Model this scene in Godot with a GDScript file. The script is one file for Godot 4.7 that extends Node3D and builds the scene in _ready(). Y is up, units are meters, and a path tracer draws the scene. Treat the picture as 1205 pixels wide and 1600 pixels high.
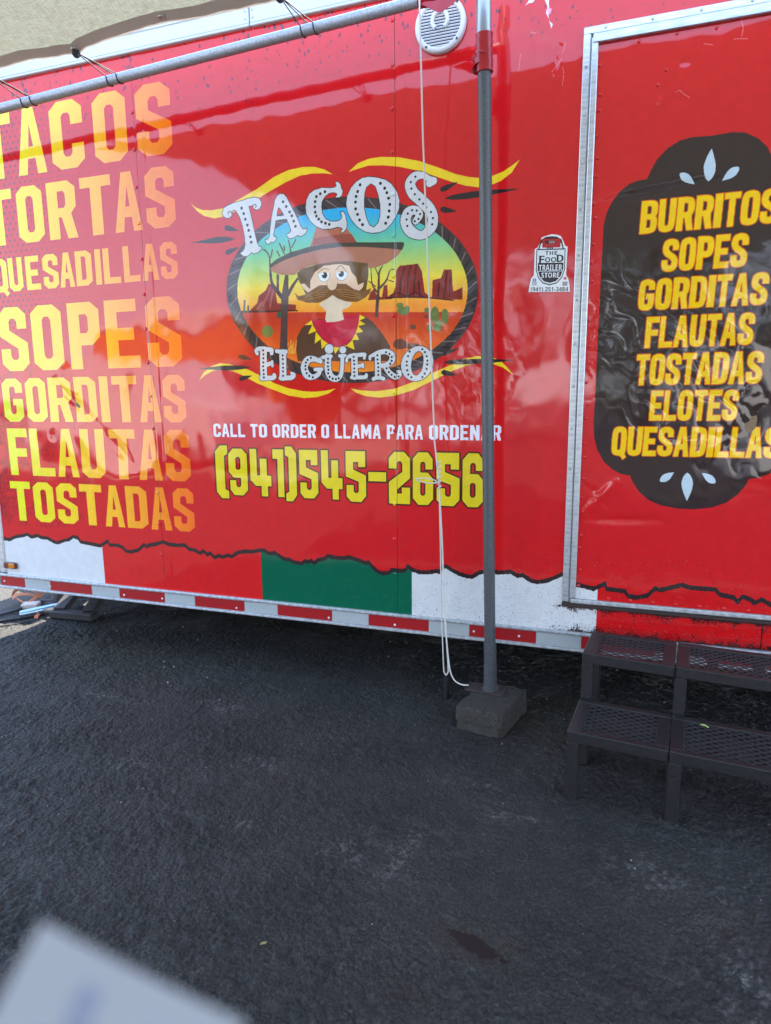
extends Node3D
# A red food trailer under a pole-and-tarp awning on sealed asphalt. Metres, y up, the trailer's side wall is the plane z = 0.

const RED := Color8(202, 26, 30)
const INK := Color8(44, 34, 36)
const INK_SOFT := Color8(74, 66, 70)
const YELLOW := Color8(238, 204, 38)
const WHITE := Color8(206, 208, 209)
const GREEN := Color8(8, 92, 66)
const TORN := Color8(50, 36, 37)
const ROPE := Color8(64, 52, 54)
const ROPE_LIGHT := Color8(120, 104, 102)
const ROPE_DARK := Color8(40, 32, 35)
const SKY_A := Color8(44, 172, 222)
const SKY_B := Color8(118, 200, 150)
const SKY_C := Color8(238, 214, 70)
const SKY_D := Color8(246, 150, 50)
const SAND_A := Color8(224, 92, 34)
const SAND_B := Color8(240, 140, 40)
const SAND_C := Color8(196, 52, 34)
const MESA := Color8(138, 44, 40)
const MESA_DARK := Color8(78, 26, 30)
const MESA_LIGHT := Color8(176, 84, 78)
const CACTUS := Color8(106, 122, 62)
const CACTUS_DARK := Color8(64, 84, 66)
const SHRUB := Color8(112, 62, 48)
const STRAW := Color8(226, 176, 70)
const TREE := Color8(84, 62, 62)
const VEST := Color8(92, 62, 48)
const BANDANA := Color8(196, 30, 62)
const BANDANA_DARK := Color8(140, 22, 46)
const CHIN := Color8(226, 206, 178)
const SKIN := Color8(228, 196, 164)
const HAIR := Color8(104, 74, 42)
const EYE := Color8(226, 236, 244)
const MOUSTACHE := Color8(126, 84, 46)
const MOUSTACHE_DARK := Color8(78, 50, 30)
const MOUSTACHE_LIGHT := Color8(188, 138, 78)
const HAT := Color8(178, 104, 76)
const HAT_BAND := Color8(150, 72, 58)
const BRIM := Color8(176, 114, 90)
const HAT_EDGE := Color8(66, 62, 54)
const SIGN_DARK := Color8(52, 38, 36)
const LEAF := Color8(186, 206, 216)
const HALFTONE := Color8(96, 34, 52)
const TEAR := Color8(206, 208, 212)
const TEAR_PINK := Color8(226, 150, 178)
const SCRATCH := Color8(226, 128, 126)
const SEAM_A := -1.545
const SEAM_B := -0.321

const GLYPH := {
	"A": [[32,0,68,0,100,100,68,100,63,76,37,76,32,100,0,100],[42,58,58,58,50,24]],
	"B": [[0,0,74,0,100,10,100,42,88,49,100,56,100,90,74,100,0,100],[36,16,58,16,64,20,64,38,58,42,36,42],[36,57,58,57,64,61,64,80,58,84,36,84]],
	"C": [[26,0,74,0,100,12,100,36,64,36,64,23,57,18,43,18,36,23,36,77,43,82,57,82,64,77,64,64,100,64,100,88,74,100,26,100,0,88,0,12]],
	"D": [[0,0,70,0,100,12,100,88,70,100,0,100],[36,17,57,17,64,22,64,78,57,83,36,83]],
	"E": [[0,0,95,0,95,18,36,18,36,41,85,41,85,59,36,59,36,82,100,82,100,100,0,100]],
	"F": [[0,0,100,0,100,18,40,18,40,42,92,42,92,60,40,60,40,100,0,100]],
	"G": [[26,0,74,0,100,12,100,33,64,33,64,23,57,18,43,18,36,23,36,77,43,82,57,82,64,77,64,62,50,62,50,47,100,47,100,88,74,100,26,100,0,88,0,12]],
	"I": [[0,0,100,0,100,100,0,100]],
	"L": [[0,0,36,0,36,82,100,82,100,100,0,100]],
	"M": [[0,0,28,0,50,40,72,0,100,0,100,100,72,100,72,50,50,85,28,50,28,100,0,100]],
	"N": [[0,0,36,0,64,48,64,0,100,0,100,100,68,100,36,50,36,100,0,100]],
	"O": [[26,0,74,0,100,12,100,88,74,100,26,100,0,88,0,12],[36,23,43,18,57,18,64,23,64,77,57,82,43,82,36,77]],
	"P": [[0,0,74,0,100,12,100,52,74,64,38,64,38,100,0,100],[37,18,58,18,64,23,64,41,58,46,37,46]],
	"Q": [[26,0,74,0,100,12,100,88,90,94,106,106,84,114,66,100,26,100,0,88,0,12],[36,23,43,18,57,18,64,23,64,77,57,82,43,82,36,77]],
	"R": [[0,0,74,0,100,12,100,45,82,57,100,100,65,100,47,62,37,62,37,100,0,100],[37,17,58,17,64,22,64,41,58,46,37,46]],
	"S": [[26,0,74,0,100,12,100,34,65,34,65,23,58,18,43,18,36,23,36,36,100,56,100,88,74,100,26,100,0,88,0,65,35,65,35,77,42,82,58,82,64,77,64,65,0,45,0,12]],
	"T": [[0,0,100,0,100,18,68,18,68,100,32,100,32,18,0,18]],
	"U": [[0,0,36,0,36,77,43,82,57,82,64,77,64,0,100,0,100,88,74,100,26,100,0,88]],
	"1": [[0,0,100,0,100,100,42,100,42,20,0,20]],
	"2": [[26,0,74,0,100,12,100,50,40,72,40,80,62,80,62,68,100,68,100,100,0,100,0,58,64,38,64,22,58,18,44,18,38,22,38,32,0,32,0,12]],
	"4": [[0,0,33,0,33,56,48,56,48,20,80,20,80,56,100,56,100,78,82,78,82,100,52,100,52,78,25,78,0,66]],
	"5": [[0,0,98,0,98,31,62,31,62,21,37,21,37,36,100,47,100,88,76,100,24,100,2,90,2,67,38,67,38,78,44,82,58,82,64,78,64,60,0,50]],
	"6": [[74,100,26,100,0,88,0,12,26,0,74,0,96,12,96,32,62,32,62,22,56,18,42,18,36,22,36,38,74,38,100,50,100,88],[62,78,56,82,42,82,36,78,36,58,42,55,56,55,62,58]],
	"9": [[26,0,74,0,100,12,100,88,74,100,26,100,4,88,4,68,38,68,38,78,44,82,58,82,64,78,64,62,26,62,0,50,0,12],[38,22,44,18,58,18,64,22,64,42,58,45,44,45,38,42]],
	"(": [[40,-6,100,-6,100,12,72,16,72,88,100,92,100,108,40,108,0,94,0,8]],
	")": [[60,-6,0,-6,0,12,28,16,28,88,0,92,0,108,60,108,100,94,100,8]],
	"-": [[0,40,100,40,100,58,0,58]],
}

var canvases := []
var mats := {}
var rng := RandomNumberGenerator.new()
var wave := FastNoiseLite.new()
var used := {}

# ------------------------------------------------------------------ flat print, drawn in wall millimetres
func canvas(x0: float, x1: float, y0: float, y1: float, s: float, base: Color) -> Dictionary:
	var im := Image.create_empty(int(ceil((x1 - x0) * s)), int(ceil((y1 - y0) * s)), false, Image.FORMAT_RGB8)
	im.fill(base)
	var c := {"im": im, "x0": x0, "x1": x1, "y0": y0, "y1": y1, "s": s}
	canvases.append(c)
	return c

func pick(col, x: float, y: float) -> Color:
	if col is Color:
		return col
	var p: float = x if col[0] == 0 else y
	var k := 1
	while k + 5 < col.size() and p > col[k + 2]:
		k += 2
	var t := clampf((p - float(col[k])) / (float(col[k + 2]) - float(col[k])), 0.0, 1.0)
	var a: Color = col[k + 1]
	return a.lerp(col[k + 3], t)

func poly(contours: Array, col, dx := 0.0, dy := 0.0) -> void:
	var lo := Vector2(1e9, 1e9)
	var hi := -lo
	for c in contours:
		for i in range(0, c.size(), 2):
			var v := Vector2(c[i] + dx, c[i + 1] + dy)
			lo = lo.min(v)
			hi = hi.max(v)
	var turned: bool = col is Array and col[0] == 0
	for k in canvases:
		if hi.x < k.x0 or lo.x > k.x1 or hi.y < k.y0 or lo.y > k.y1:
			continue
		var s: float = k.s
		var im: Image = k.im
		var first: float = (lo.x - k.x0) * s if turned else (k.y1 - hi.y) * s
		var last: float = (hi.x - k.x0) * s if turned else (k.y1 - lo.y) * s
		var most: int = im.get_width() if turned else im.get_height()
		var across: int = im.get_height() if turned else im.get_width()
		for row in range(maxi(0, int(floor(first))), mini(most, int(ceil(last)) + 1)):
			var at := row + 0.5
			var cuts := PackedFloat32Array()
			for c in contours:
				var n: int = c.size()
				var pu: float = (c[n - 2] + dx - k.x0) * s
				var pv: float = (k.y1 - c[n - 1] - dy) * s
				for i in range(0, n, 2):
					var u: float = (c[i] + dx - k.x0) * s
					var v: float = (k.y1 - c[i + 1] - dy) * s
					var a1 := pu if turned else pv
					var b1 := pv if turned else pu
					var a2 := u if turned else v
					var b2 := v if turned else u
					if (a1 <= at) != (a2 <= at):
						cuts.append(b1 + (at - a1) / (a2 - a1) * (b2 - b1))
					pu = u
					pv = v
			cuts.sort()
			var shade := pick(col, k.x0 + at / s, k.y1 - at / s)
			for i in range(0, cuts.size() - 1, 2):
				var p := clampi(int(round(cuts[i])), 0, across)
				var e := clampi(int(round(cuts[i + 1])), 0, across)
				if e > p:
					im.fill_rect(Rect2i(row, p, 1, e - p) if turned else Rect2i(p, row, e - p, 1), shade)

func disc(x: float, y: float, r: float, col: Color) -> void:
	for k in canvases:
		if x + r < k.x0 or x - r > k.x1 or y + r < k.y0 or y - r > k.y1:
			continue
		var cx: float = (x - k.x0) * k.s
		var cy: float = (k.y1 - y) * k.s
		var rp: float = r * k.s
		for row in range(int(floor(cy - rp)), int(ceil(cy + rp)) + 1):
			var d := row + 0.5 - cy
			if absf(d) < rp:
				var h := sqrt(rp * rp - d * d)
				var p := int(round(cx - h))
				var im: Image = k.im
				im.fill_rect(Rect2i(p, row, maxi(1, int(round(cx + h)) - p), 1), col)

func stroke(a: Array, col, grow := 0.0) -> void:
	var n := a.size() / 3
	for i in n - 1:
		var p := Vector3(a[i * 3], a[i * 3 + 1], a[i * 3 + 2])
		var e := Vector3(a[i * 3 + 3], a[i * 3 + 4], a[i * 3 + 5])
		var before := p if i == 0 else Vector3(a[i * 3 - 3], a[i * 3 - 2], a[i * 3 - 1])
		var after := e if i + 2 >= n else Vector3(a[i * 3 + 6], a[i * 3 + 7], a[i * 3 + 8])
		var many := maxi(2, int(p.distance_to(e) / maxf(1.2, p.z * 0.35)))
		for j in many + 1:
			var v := p.cubic_interpolate(e, before, after, float(j) / many)
			disc(v.x, v.y, maxf(0.9, v.z) + grow, col)

func strokes_outlined(list: Array) -> void:
	for a in list:
		stroke(a, INK, 2.6)
	for a in list:
		stroke(a, WHITE)

func outlined(contours: Array) -> void:
	for i in 10:
		poly(contours, INK, 2.8 * cos(i * TAU / 10), 2.8 * sin(i * TAU / 10))
	poly(contours, WHITE)

func dots(a: Array, r: float) -> void:
	for i in range(0, a.size(), 2):
		disc(a[i], a[i + 1], r, INK)

func rounded(c: PackedFloat32Array) -> PackedFloat32Array:
	# cuts the blunt corners of a contour twice, keeps its right angles
	for again in 2:
		var o := PackedFloat32Array()
		var n := c.size() / 2
		for i in n:
			var p := Vector2(c[(i + n - 1) % n * 2], c[(i + n - 1) % n * 2 + 1])
			var v := Vector2(c[i * 2], c[i * 2 + 1])
			var e := Vector2(c[(i + 1) % n * 2], c[(i + 1) % n * 2 + 1])
			if absf((v - p).angle_to(e - v)) < 1.25:
				var a := v.lerp(p, minf(0.27, 16.0 / v.distance_to(p)))
				var b := v.lerp(e, minf(0.27, 16.0 / v.distance_to(e)))
				o.append_array([a.x, a.y, b.x, b.y])
			else:
				o.append_array([v.x, v.y])
		c = o
	return c

func letter(ch: String, x0: float, x1: float, yt: float, yb: float, kind: String) -> void:
	var out := []
	for g in GLYPH[ch]:
		var c := PackedFloat32Array()
		for i in range(0, g.size(), 2):
			var gx: float = g[i]
			if kind == "door":
				gx = 50.0 + (gx - 50.0) * 1.0
			var y: float = yt + (yb - yt) * g[i + 1] / 100.0
			c.append(x0 + (x1 - x0) * gx / 100.0 + (0.035 * (y - yb) if kind == "door" else 0.0))
			c.append(y)
		out.append(rounded(c) if kind == "door" else c)
	if kind == "phone" or kind == "door":
		var r := 6.5 if kind == "phone" else 3.2
		for i in 12:
			poly(out, Color8(70, 32, 20) if kind == "phone" else Color8(214, 96, 14), r * cos(i * TAU / 12), r * sin(i * TAU / 12))
	match kind:
		"menu": poly(out, [0, -2500.0, Color8(222, 224, 30), -2120.0, Color8(240, 202, 36), -1800.0, Color8(246, 176, 40), -1360.0, Color8(240, 112, 24)])
		"phone": poly(out, Color8(226, 204, 32))
		"call": poly(out, Color8(226, 228, 240))
		"door": poly(out, Color8(240, 198, 8))

func word(text: String, xs: Array, yt: float, yb: float, kind: String) -> void:
	for i in text.length():
		letter(text[i], xs[i * 2], xs[i * 2 + 1], yt, yb, kind)

func run(text: String, x0: float, x1: float, yt: float, yb: float, kind: String) -> void:
	var wide := 0.0
	var gap := 0.16 if kind == "call" else 0.10
	for ch in text:
		wide += (0.42 if ch == "I" else 1.25 if ch == "M" else 0.9 if ch in "LEFT" else 1.0) + gap
	var unit := (x1 - x0) / (wide - gap)
	var x := x0
	for ch in text:
		var w: float = (0.42 if ch == "I" else 1.25 if ch == "M" else 0.9 if ch in "LEFT" else 1.0) * unit
		letter(ch, x, x + w, yt, yb, kind)
		x += w + gap * unit

func type_text(text: String, x0: float, x1: float, yt: float, yb: float, col: Color, drop := 0.0) -> void:
	# a run of the plain bold face, fitted into a box, as filled triangles
	var tm := TextMesh.new()
	var f := SystemFont.new()
	f.font_names = PackedStringArray(["Droid Sans"])
	f.font_weight = 700
	tm.font = f
	tm.font_size = 64
	tm.depth = 0.0
	tm.text = text
	var a := tm.get_mesh_arrays()
	var v: PackedVector3Array = a[Mesh.ARRAY_VERTEX]
	var idx: PackedInt32Array = a[Mesh.ARRAY_INDEX] if a[Mesh.ARRAY_INDEX] != null else PackedInt32Array(range(v.size()))
	var lo := Vector3(1e9, 1e9, 1e9)
	var hi := -lo
	for p in v:
		lo = lo.min(p)
		hi = hi.max(p)
	for i in range(0, idx.size(), 3):
		var c := []
		for j in 3:
			var p := v[idx[i + j]]
			var u := (p.x - lo.x) / (hi.x - lo.x)
			c.append(x0 + (x1 - x0) * u)
			c.append(yb + (yt - yb) * (p.y - lo.y) / (hi.y - lo.y) + drop * u)
		poly([c], col)

func line_y(a: Array, x: float) -> float:
	for i in range(0, a.size() - 2, 2):
		if x >= a[i] and x <= a[i + 2] and a[i + 2] > a[i]:
			return lerpf(a[i + 1], a[i + 3], (x - a[i]) / (a[i + 2] - a[i]))
	return a[a.size() - 1] if x > a[a.size() - 2] else a[1]

func lower_blocks(wall: Array, door: Array, xs: Array) -> void:
	for k in canvases:
		var im: Image = k.im
		for px in im.get_width():
			var x: float = k.x0 + (px + 0.5) / k.s
			var y := line_y(door if x > 400.0 else wall, x)
			var col := WHITE if x < xs[0] else Color8(204, 32, 32) if x < xs[1] else GREEN if x < xs[2] else WHITE if x < xs[3] else Color8(198, 24, 27)
			var row := int((k.y1 - y) * k.s)
			im.fill_rect(Rect2i(px, maxi(0, row), 1, im.get_height()), col)
	for a in [wall, door]:
		for i in range(0, a.size() - 2, 2):
			var d := Vector2(a[i + 2] - a[i], a[i + 3] - a[i + 1])
			var many := maxi(1, int(d.length() / 3.0))
			for j in many:
				var t := float(j) / many
				var th := 9.0 + 2.5 * wave.get_noise_2d((a[i] + d.x * t) * 9.0, 7.0)
				poly([[a[i] + d.x * t - 3, a[i + 1] + d.y * t + th, a[i] + d.x * t + 3, a[i + 1] + d.y * t + th, a[i] + d.x * t + 3, a[i + 1] + d.y * t - th, a[i] + d.x * t - 3, a[i + 1] + d.y * t - th]], TORN)

func halftone() -> void:
	# printed dots that shrink away from the front corner, and drops along the top
	var row := 0
	var y := 2660.0
	while y > 1480.0:
		var x := -2600.0 + (16.0 if row % 2 else 0.0)
		while x < -1560.0:
			var t := (x + 2600.0) / 1000.0
			var r := 8.6 * (1.0 - t) - 0.6 + 0.8 * wave.get_noise_2d(x * 3.0, y * 3.0)
			r *= clampf((y - 1460.0) / 260.0, 0.0, 1.0)
			if r > 0.7:
				poly([[x, y + r * 1.35, x + r, y + r * 0.3, x + r * 0.8, y - r * 0.8, x, y - r * 1.2, x - r * 0.8, y - r * 0.8, x - r, y + r * 0.3]], HALFTONE)
			x += 33.0
		y -= 26.0
		row += 1
	for i in 620:
		var x := rng.randf_range(-2590.0, 1150.0)
		var deep := 330.0 if x < -900.0 else 230.0
		var yy := 2800.0 - deep * pow(rng.randf(), 1.3)
		var r := rng.randf_range(2.5, 8.0) * (1.0 - 0.55 * (2800.0 - yy) / deep)
		poly([[x, yy + r * 1.9, x + r * 0.9, yy + r * 0.3, x + r * 0.6, yy - r, x, yy - r * 1.4, x - r * 0.6, yy - r, x - r * 0.9, yy + r * 0.3]], HALFTONE)

func grunge() -> void:
	# printed scratch pattern low on the front panel
	for i in 9000:
		var x := -2590.0 + 640.0 * pow(rng.randf(), 1.5)
		var y := rng.randf_range(640.0, 1480.0)
		if wave.get_noise_2d(x * 0.6, y * 0.6) < -0.1 + (x + 2590.0) / 640.0 * 0.25 + maxf(0.0, y - 1200.0) / 900.0:
			continue
		var l := rng.randf_range(4.0, 16.0)
		var w := rng.randf_range(0.8, 2.2)
		poly([[x, y, x + l * 0.45, y + l, x + l * 0.45 + w, y + l, x + w, y]], Color8(104, 20, 28) if i % 3 else Color8(136, 22, 30))

func specks() -> void:
	# road dirt stuck to the lower wall, thickest beside the steps
	for i in 5200:
		var x := rng.randf_range(-1900.0, 1200.0)
		var y := 366.0 + 330.0 * pow(rng.randf(), 1.5)
		if rng.randf() > 0.16 + clampf((x + 700.0) / 900.0, 0.0, 0.84):
			continue
		disc(x, y, rng.randf_range(0.4, 1.5), Color8(58, 56, 58).lerp(Color8(130, 128, 128), rng.randf()))
	poly([[1094, 366, 1098, 366, 1098, 470, 1094, 470]], Color8(46, 30, 30))
	for i in 60000:
		var x := rng.randf_range(310.0, 1300.0)
		var y := 366.0 + 104.0 * rng.randf()
		var edge := minf(y - 366.0, 470.0 - y)
		if rng.randf() < exp(-edge / (2.0 + 9.0 * clampf(wave.get_noise_2d(x * 1.5, y) + 0.35, 0.0, 1.0))) * clampf((x - 320.0) / 130.0, 0.0, 1.0):
			disc(x, y, rng.randf_range(0.4, 2.2), Color8(34, 26, 26).lerp(Color8(70, 40, 38), rng.randf()))

func weather(k: Dictionary, amount: float) -> void:
	# faint mottling of the ink so that no field is one flat value
	var im: Image = k.im
	var w := im.get_width()
	var h := im.get_height()
	var data := im.get_data()
	var fn := FastNoiseLite.new()
	fn.noise_type = FastNoiseLite.TYPE_SIMPLEX_SMOOTH
	fn.frequency = 0.02
	fn.fractal_octaves = 5
	fn.fractal_gain = 0.65
	fn.seed = 12
	var n := fn.get_seamless_image(512, 512).get_data()
	for y in h:
		var at := y * w * 3
		for x in range(0, w):
			var v := 1.0 + amount * (n[(y & 511) * 512 + (x & 511)] + ((x * 7919 + y * 104729 + x * y * 31) & 63) - 160) / 128.0
			data[at] = mini(255, int(data[at] * v))
			data[at + 1] = mini(255, int(data[at + 1] * v))
			data[at + 2] = mini(255, int(data[at + 2] * v))
			at += 3
	k.im = Image.create_from_data(w, h, false, Image.FORMAT_RGB8, data)

func print_wall() -> void:
	halftone()
	grunge()
	word("TACOS", [-2468,-2263,-2238,-2061,-2024,-1833,-1773,-1590,-1534,-1352], 2669, 2376, "menu")
	word("TORTAS", [-2498,-2299,-2271,-2111,-2081,-1909,-1879,-1702,-1691,-1536,-1511,-1356], 2328, 2070, "menu")
	word("QUESADILLAS", [-2471,-2375,-2366,-2274,-2253,-2164,-2144,-2049,-2042,-1953,-1942,-1844,-1824,-1791,-1777,-1680,-1661,-1567,-1554,-1464,-1453,-1362], 2008, 1848, "menu")
	word("SOPES", [-2465,-2284,-2252,-2059,-2018,-1827,-1792,-1599,-1554,-1367], 1773, 1456, "menu")
	word("GORDITAS", [-2490,-2355,-2332,-2199,-2183,-2038,-2017,-1881,-1858,-1806,-1782,-1636,-1626,-1501,-1485,-1361], 1419, 1198, "menu")
	word("FLAUTAS", [-2487,-2352,-2336,-2185,-2166,-2027,-2007,-1859,-1827,-1669,-1654,-1516,-1497,-1356], 1162, 916, "menu")
	word("TOSTADAS", [-2506,-2366,-2347,-2213,-2192,-2059,-2039,-1898,-1886,-1765,-1749,-1622,-1605,-1482,-1468,-1351], 882, 670, "menu")
	run("CALL", -1218, -1051, 1192, 1131, "call")
	run("TO", -1023, -938, 1191, 1131, "call")
	run("ORDER", -909, -695, 1191, 1131, "call")
	run("O", -669, -631, 1191, 1131, "call")
	run("LLAMA", -604, -392, 1191, 1131, "call")
	run("PARA", -365, -207, 1191, 1130, "call")
	run("ORDENAR", -181, 118, 1191, 1130, "call")
	word("(941)54", [-1217,-1150,-1146,-1048,-1033,-925,-915,-860,-851,-796,-781,-690,-674,-573], 1079, 861, "phone")
	word("5-2656", [-556,-463,-451,-370,-358,-264,-251,-162,-149,-50,-37,50], 1077, 855, "phone")
	poly([[-1279,2164,-1251,2140,-1215,2125,-1171,2120,-1113,2122,-1025,2153,-940,2184,-856,2223,-788,2241,-722,2245,-670,2240,-626,2225,-588,2202,-632,2211,-684,2215,-736,2213,-803,2195,-872,2171,-928,2149,-1013,2123,-1086,2089,-1158,2085,-1209,2100,-1244,2124]], YELLOW)
	poly([[-520,2204,-480,2232,-434,2243,-381,2244,-305,2233,-223,2210,-149,2179,-75,2146,-27,2131,14,2123,58,2123,102,2135,136,2152,165,2170,136,2128,96,2103,59,2093,15,2089,-39,2101,-99,2123,-173,2154,-235,2178,-305,2198,-369,2211,-434,2218,-480,2211]], YELLOW)
	poly([[-1282,1389,-1252,1428,-1212,1453,-1166,1465,-1121,1462,-1077,1450,-1019,1433,-962,1406,-891,1371,-821,1348,-752,1335,-697,1332,-642,1336,-595,1345,-629,1324,-684,1309,-746,1305,-823,1317,-907,1346,-978,1372,-1049,1408,-1100,1428,-1152,1438,-1198,1433,-1245,1415]], YELLOW)
	poly([[-526,1344,-481,1335,-411,1331,-329,1340,-249,1367,-170,1400,-93,1431,-43,1454,19,1464,68,1460,111,1441,141,1411,160,1387,117,1417,68,1435,19,1436,-30,1427,-87,1407,-157,1375,-242,1336,-329,1311,-398,1304,-460,1311,-502,1326]], YELLOW)
	poly([[-1286,1994,-1267,1992,-1247,1990,-1228,1988,-1209,1986,-1189,1984,-1170,1982,-1151,1981,-1132,1981,-1114,1982,-1095,1984,-1077,1987,-1059,1993,-1059,1993,-1078,1999,-1096,2003,-1115,2005,-1134,2006,-1153,2006,-1172,2005,-1190,2003,-1209,2001,-1228,1999,-1247,1997,-1267,1995,-1286,1994]], INK)
	poly([[-1108,2043,-1106,2033,-1100,2030,-1095,2028,-1089,2027,-1083,2026,-1077,2025,-1070,2025,-1064,2024,-1058,2024,-1052,2024,-1046,2024,-1039,2024,-1039,2024,-1044,2028,-1049,2031,-1055,2034,-1060,2037,-1065,2040,-1071,2043,-1076,2045,-1082,2048,-1087,2049,-1093,2051,-1100,2051,-1108,2043]], INK)
	poly([[-1110,1935,-1101,1929,-1094,1929,-1088,1931,-1082,1933,-1077,1935,-1071,1938,-1066,1940,-1060,1943,-1055,1946,-1050,1949,-1045,1952,-1040,1956,-1040,1956,-1047,1956,-1053,1956,-1060,1956,-1066,1955,-1072,1954,-1079,1954,-1085,1953,-1091,1952,-1097,1950,-1103,1948,-1108,1945,-1110,1935]], INK)
	poly([[-140,2094,-130,2088,-124,2089,-118,2090,-112,2092,-107,2095,-101,2098,-96,2101,-91,2104,-86,2107,-81,2110,-76,2113,-71,2117,-71,2117,-78,2117,-84,2117,-90,2116,-97,2115,-103,2114,-109,2114,-116,2112,-122,2111,-128,2109,-133,2107,-138,2104,-140,2094]], INK)
	poly([[-122,2063,-96,2056,-71,2054,-46,2053,-21,2053,3,2054,27,2055,50,2057,74,2059,97,2061,120,2063,143,2065,166,2069,166,2069,143,2071,119,2072,95,2074,71,2075,47,2076,23,2077,-1,2077,-25,2077,-49,2076,-74,2075,-98,2072,-122,2063]], INK)
	poly([[-140,2026,-135,2016,-130,2014,-124,2012,-118,2011,-113,2010,-107,2010,-101,2010,-95,2010,-89,2010,-83,2010,-78,2010,-72,2011,-72,2011,-77,2014,-82,2017,-88,2020,-93,2022,-99,2025,-104,2027,-110,2029,-115,2031,-121,2033,-127,2034,-133,2034,-140,2026]], INK)
	poly([[-1070,1494,-1067,1484,-1061,1482,-1055,1480,-1049,1479,-1043,1478,-1037,1478,-1031,1477,-1025,1477,-1018,1477,-1012,1477,-1006,1477,-999,1478,-999,1478,-1004,1481,-1010,1484,-1015,1487,-1021,1489,-1026,1492,-1032,1494,-1038,1496,-1043,1498,-1049,1499,-1055,1500,-1062,1500,-1070,1494]], INK)
	poly([[-1288,1444,-1264,1442,-1240,1440,-1216,1438,-1192,1436,-1169,1434,-1145,1433,-1122,1433,-1098,1433,-1075,1434,-1052,1436,-1029,1439,-1006,1443,-1006,1443,-1029,1448,-1052,1451,-1075,1453,-1098,1454,-1121,1454,-1145,1454,-1168,1453,-1192,1451,-1216,1449,-1240,1447,-1264,1445,-1288,1444]], INK)
	poly([[-1070,1391,-1062,1385,-1056,1385,-1050,1386,-1044,1388,-1039,1390,-1033,1392,-1027,1394,-1022,1397,-1016,1399,-1011,1402,-1006,1405,-1000,1408,-1000,1408,-1007,1408,-1013,1408,-1019,1408,-1025,1408,-1031,1408,-1037,1407,-1043,1407,-1049,1406,-1055,1405,-1061,1403,-1067,1400,-1070,1391]], INK)
	poly([[-131,1474,-122,1469,-116,1469,-110,1471,-104,1473,-99,1475,-93,1478,-88,1480,-82,1483,-77,1486,-72,1489,-66,1492,-61,1496,-61,1496,-68,1495,-74,1495,-80,1494,-86,1494,-92,1493,-99,1492,-105,1491,-111,1490,-117,1488,-122,1486,-128,1483,-131,1474]], INK)
	poly([[-124,1442,-98,1435,-74,1433,-49,1433,-25,1432,-1,1433,24,1434,47,1435,71,1436,95,1437,118,1439,141,1441,165,1443,165,1443,141,1446,118,1447,94,1449,70,1450,47,1451,23,1452,-1,1453,-26,1453,-50,1453,-74,1452,-99,1450,-124,1442]], INK)
	poly([[-132,1405,-128,1395,-123,1393,-117,1391,-111,1390,-106,1389,-100,1389,-94,1389,-89,1389,-83,1389,-77,1389,-71,1389,-65,1390,-65,1390,-70,1393,-75,1396,-81,1399,-86,1401,-91,1404,-96,1406,-102,1408,-107,1410,-113,1411,-118,1412,-124,1412,-132,1405]], INK)
	poly([[17,1715,15,1676,6,1637,-9,1600,-30,1564,-57,1530,-90,1497,-129,1468,-173,1442,-222,1419,-275,1399,-332,1384,-392,1373,-454,1367,-518,1366,-583,1369,-648,1378,-713,1391,-775,1409,-834,1432,-890,1460,-941,1491,-987,1526,-1027,1565,-1059,1606,-1085,1648,-1102,1693,-1112,1737,-1113,1782,-1107,1826,-1092,1869,-1070,1909,-1041,1948,-1005,1982,-964,2014,-917,2041,-865,2065,-810,2084,-751,2098,-691,2108,-629,2113,-567,2114,-505,2110,-444,2101,-384,2089,-327,2072,-273,2052,-222,2028,-175,2001,-132,1972,-94,1939,-61,1905,-34,1869,-12,1832,4,1793,14,1754]], ROPE)
	stroke([10,1716,3,-27,1691,2], ROPE_DARK)
	stroke([8,1686,3,-32,1665,2], ROPE_LIGHT)
	stroke([4,1658,3,-40,1640,2], ROPE_DARK)
	stroke([-5,1629,3,-51,1615,2], ROPE_LIGHT)
	stroke([-17,1602,3,-65,1590,2], ROPE_DARK)
	stroke([-32,1575,3,-83,1567,2], ROPE_LIGHT)
	stroke([-51,1549,3,-104,1545,2], ROPE_DARK)
	stroke([-73,1524,3,-128,1524,2], ROPE_LIGHT)
	stroke([-99,1501,3,-154,1504,2], ROPE_DARK)
	stroke([-127,1479,3,-184,1486,2], ROPE_LIGHT)
	stroke([-159,1458,3,-216,1469,2], ROPE_DARK)
	stroke([-193,1440,3,-250,1455,2], ROPE_LIGHT)
	stroke([-230,1424,3,-287,1442,2], ROPE_DARK)
	stroke([-270,1409,3,-326,1431,2], ROPE_LIGHT)
	stroke([-311,1397,3,-366,1423,2], ROPE_DARK)
	stroke([-355,1387,3,-408,1416,2], ROPE_LIGHT)
	stroke([-400,1380,3,-451,1412,2], ROPE_DARK)
	stroke([-447,1376,3,-495,1411,2], ROPE_LIGHT)
	stroke([-494,1374,3,-540,1412,2], ROPE_DARK)
	stroke([-542,1374,3,-585,1415,2], ROPE_LIGHT)
	stroke([-591,1378,3,-630,1421,2], ROPE_DARK)
	stroke([-639,1384,3,-674,1430,2], ROPE_LIGHT)
	stroke([-687,1394,3,-717,1440,2], ROPE_DARK)
	stroke([-734,1405,3,-760,1454,2], ROPE_LIGHT)
	stroke([-780,1420,3,-800,1469,2], ROPE_DARK)
	stroke([-824,1437,3,-839,1487,2], ROPE_LIGHT)
	stroke([-867,1457,3,-876,1507,2], ROPE_DARK)
	stroke([-906,1479,3,-910,1529,2], ROPE_LIGHT)
	stroke([-943,1503,4,-941,1552,2], ROPE_DARK)
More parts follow.
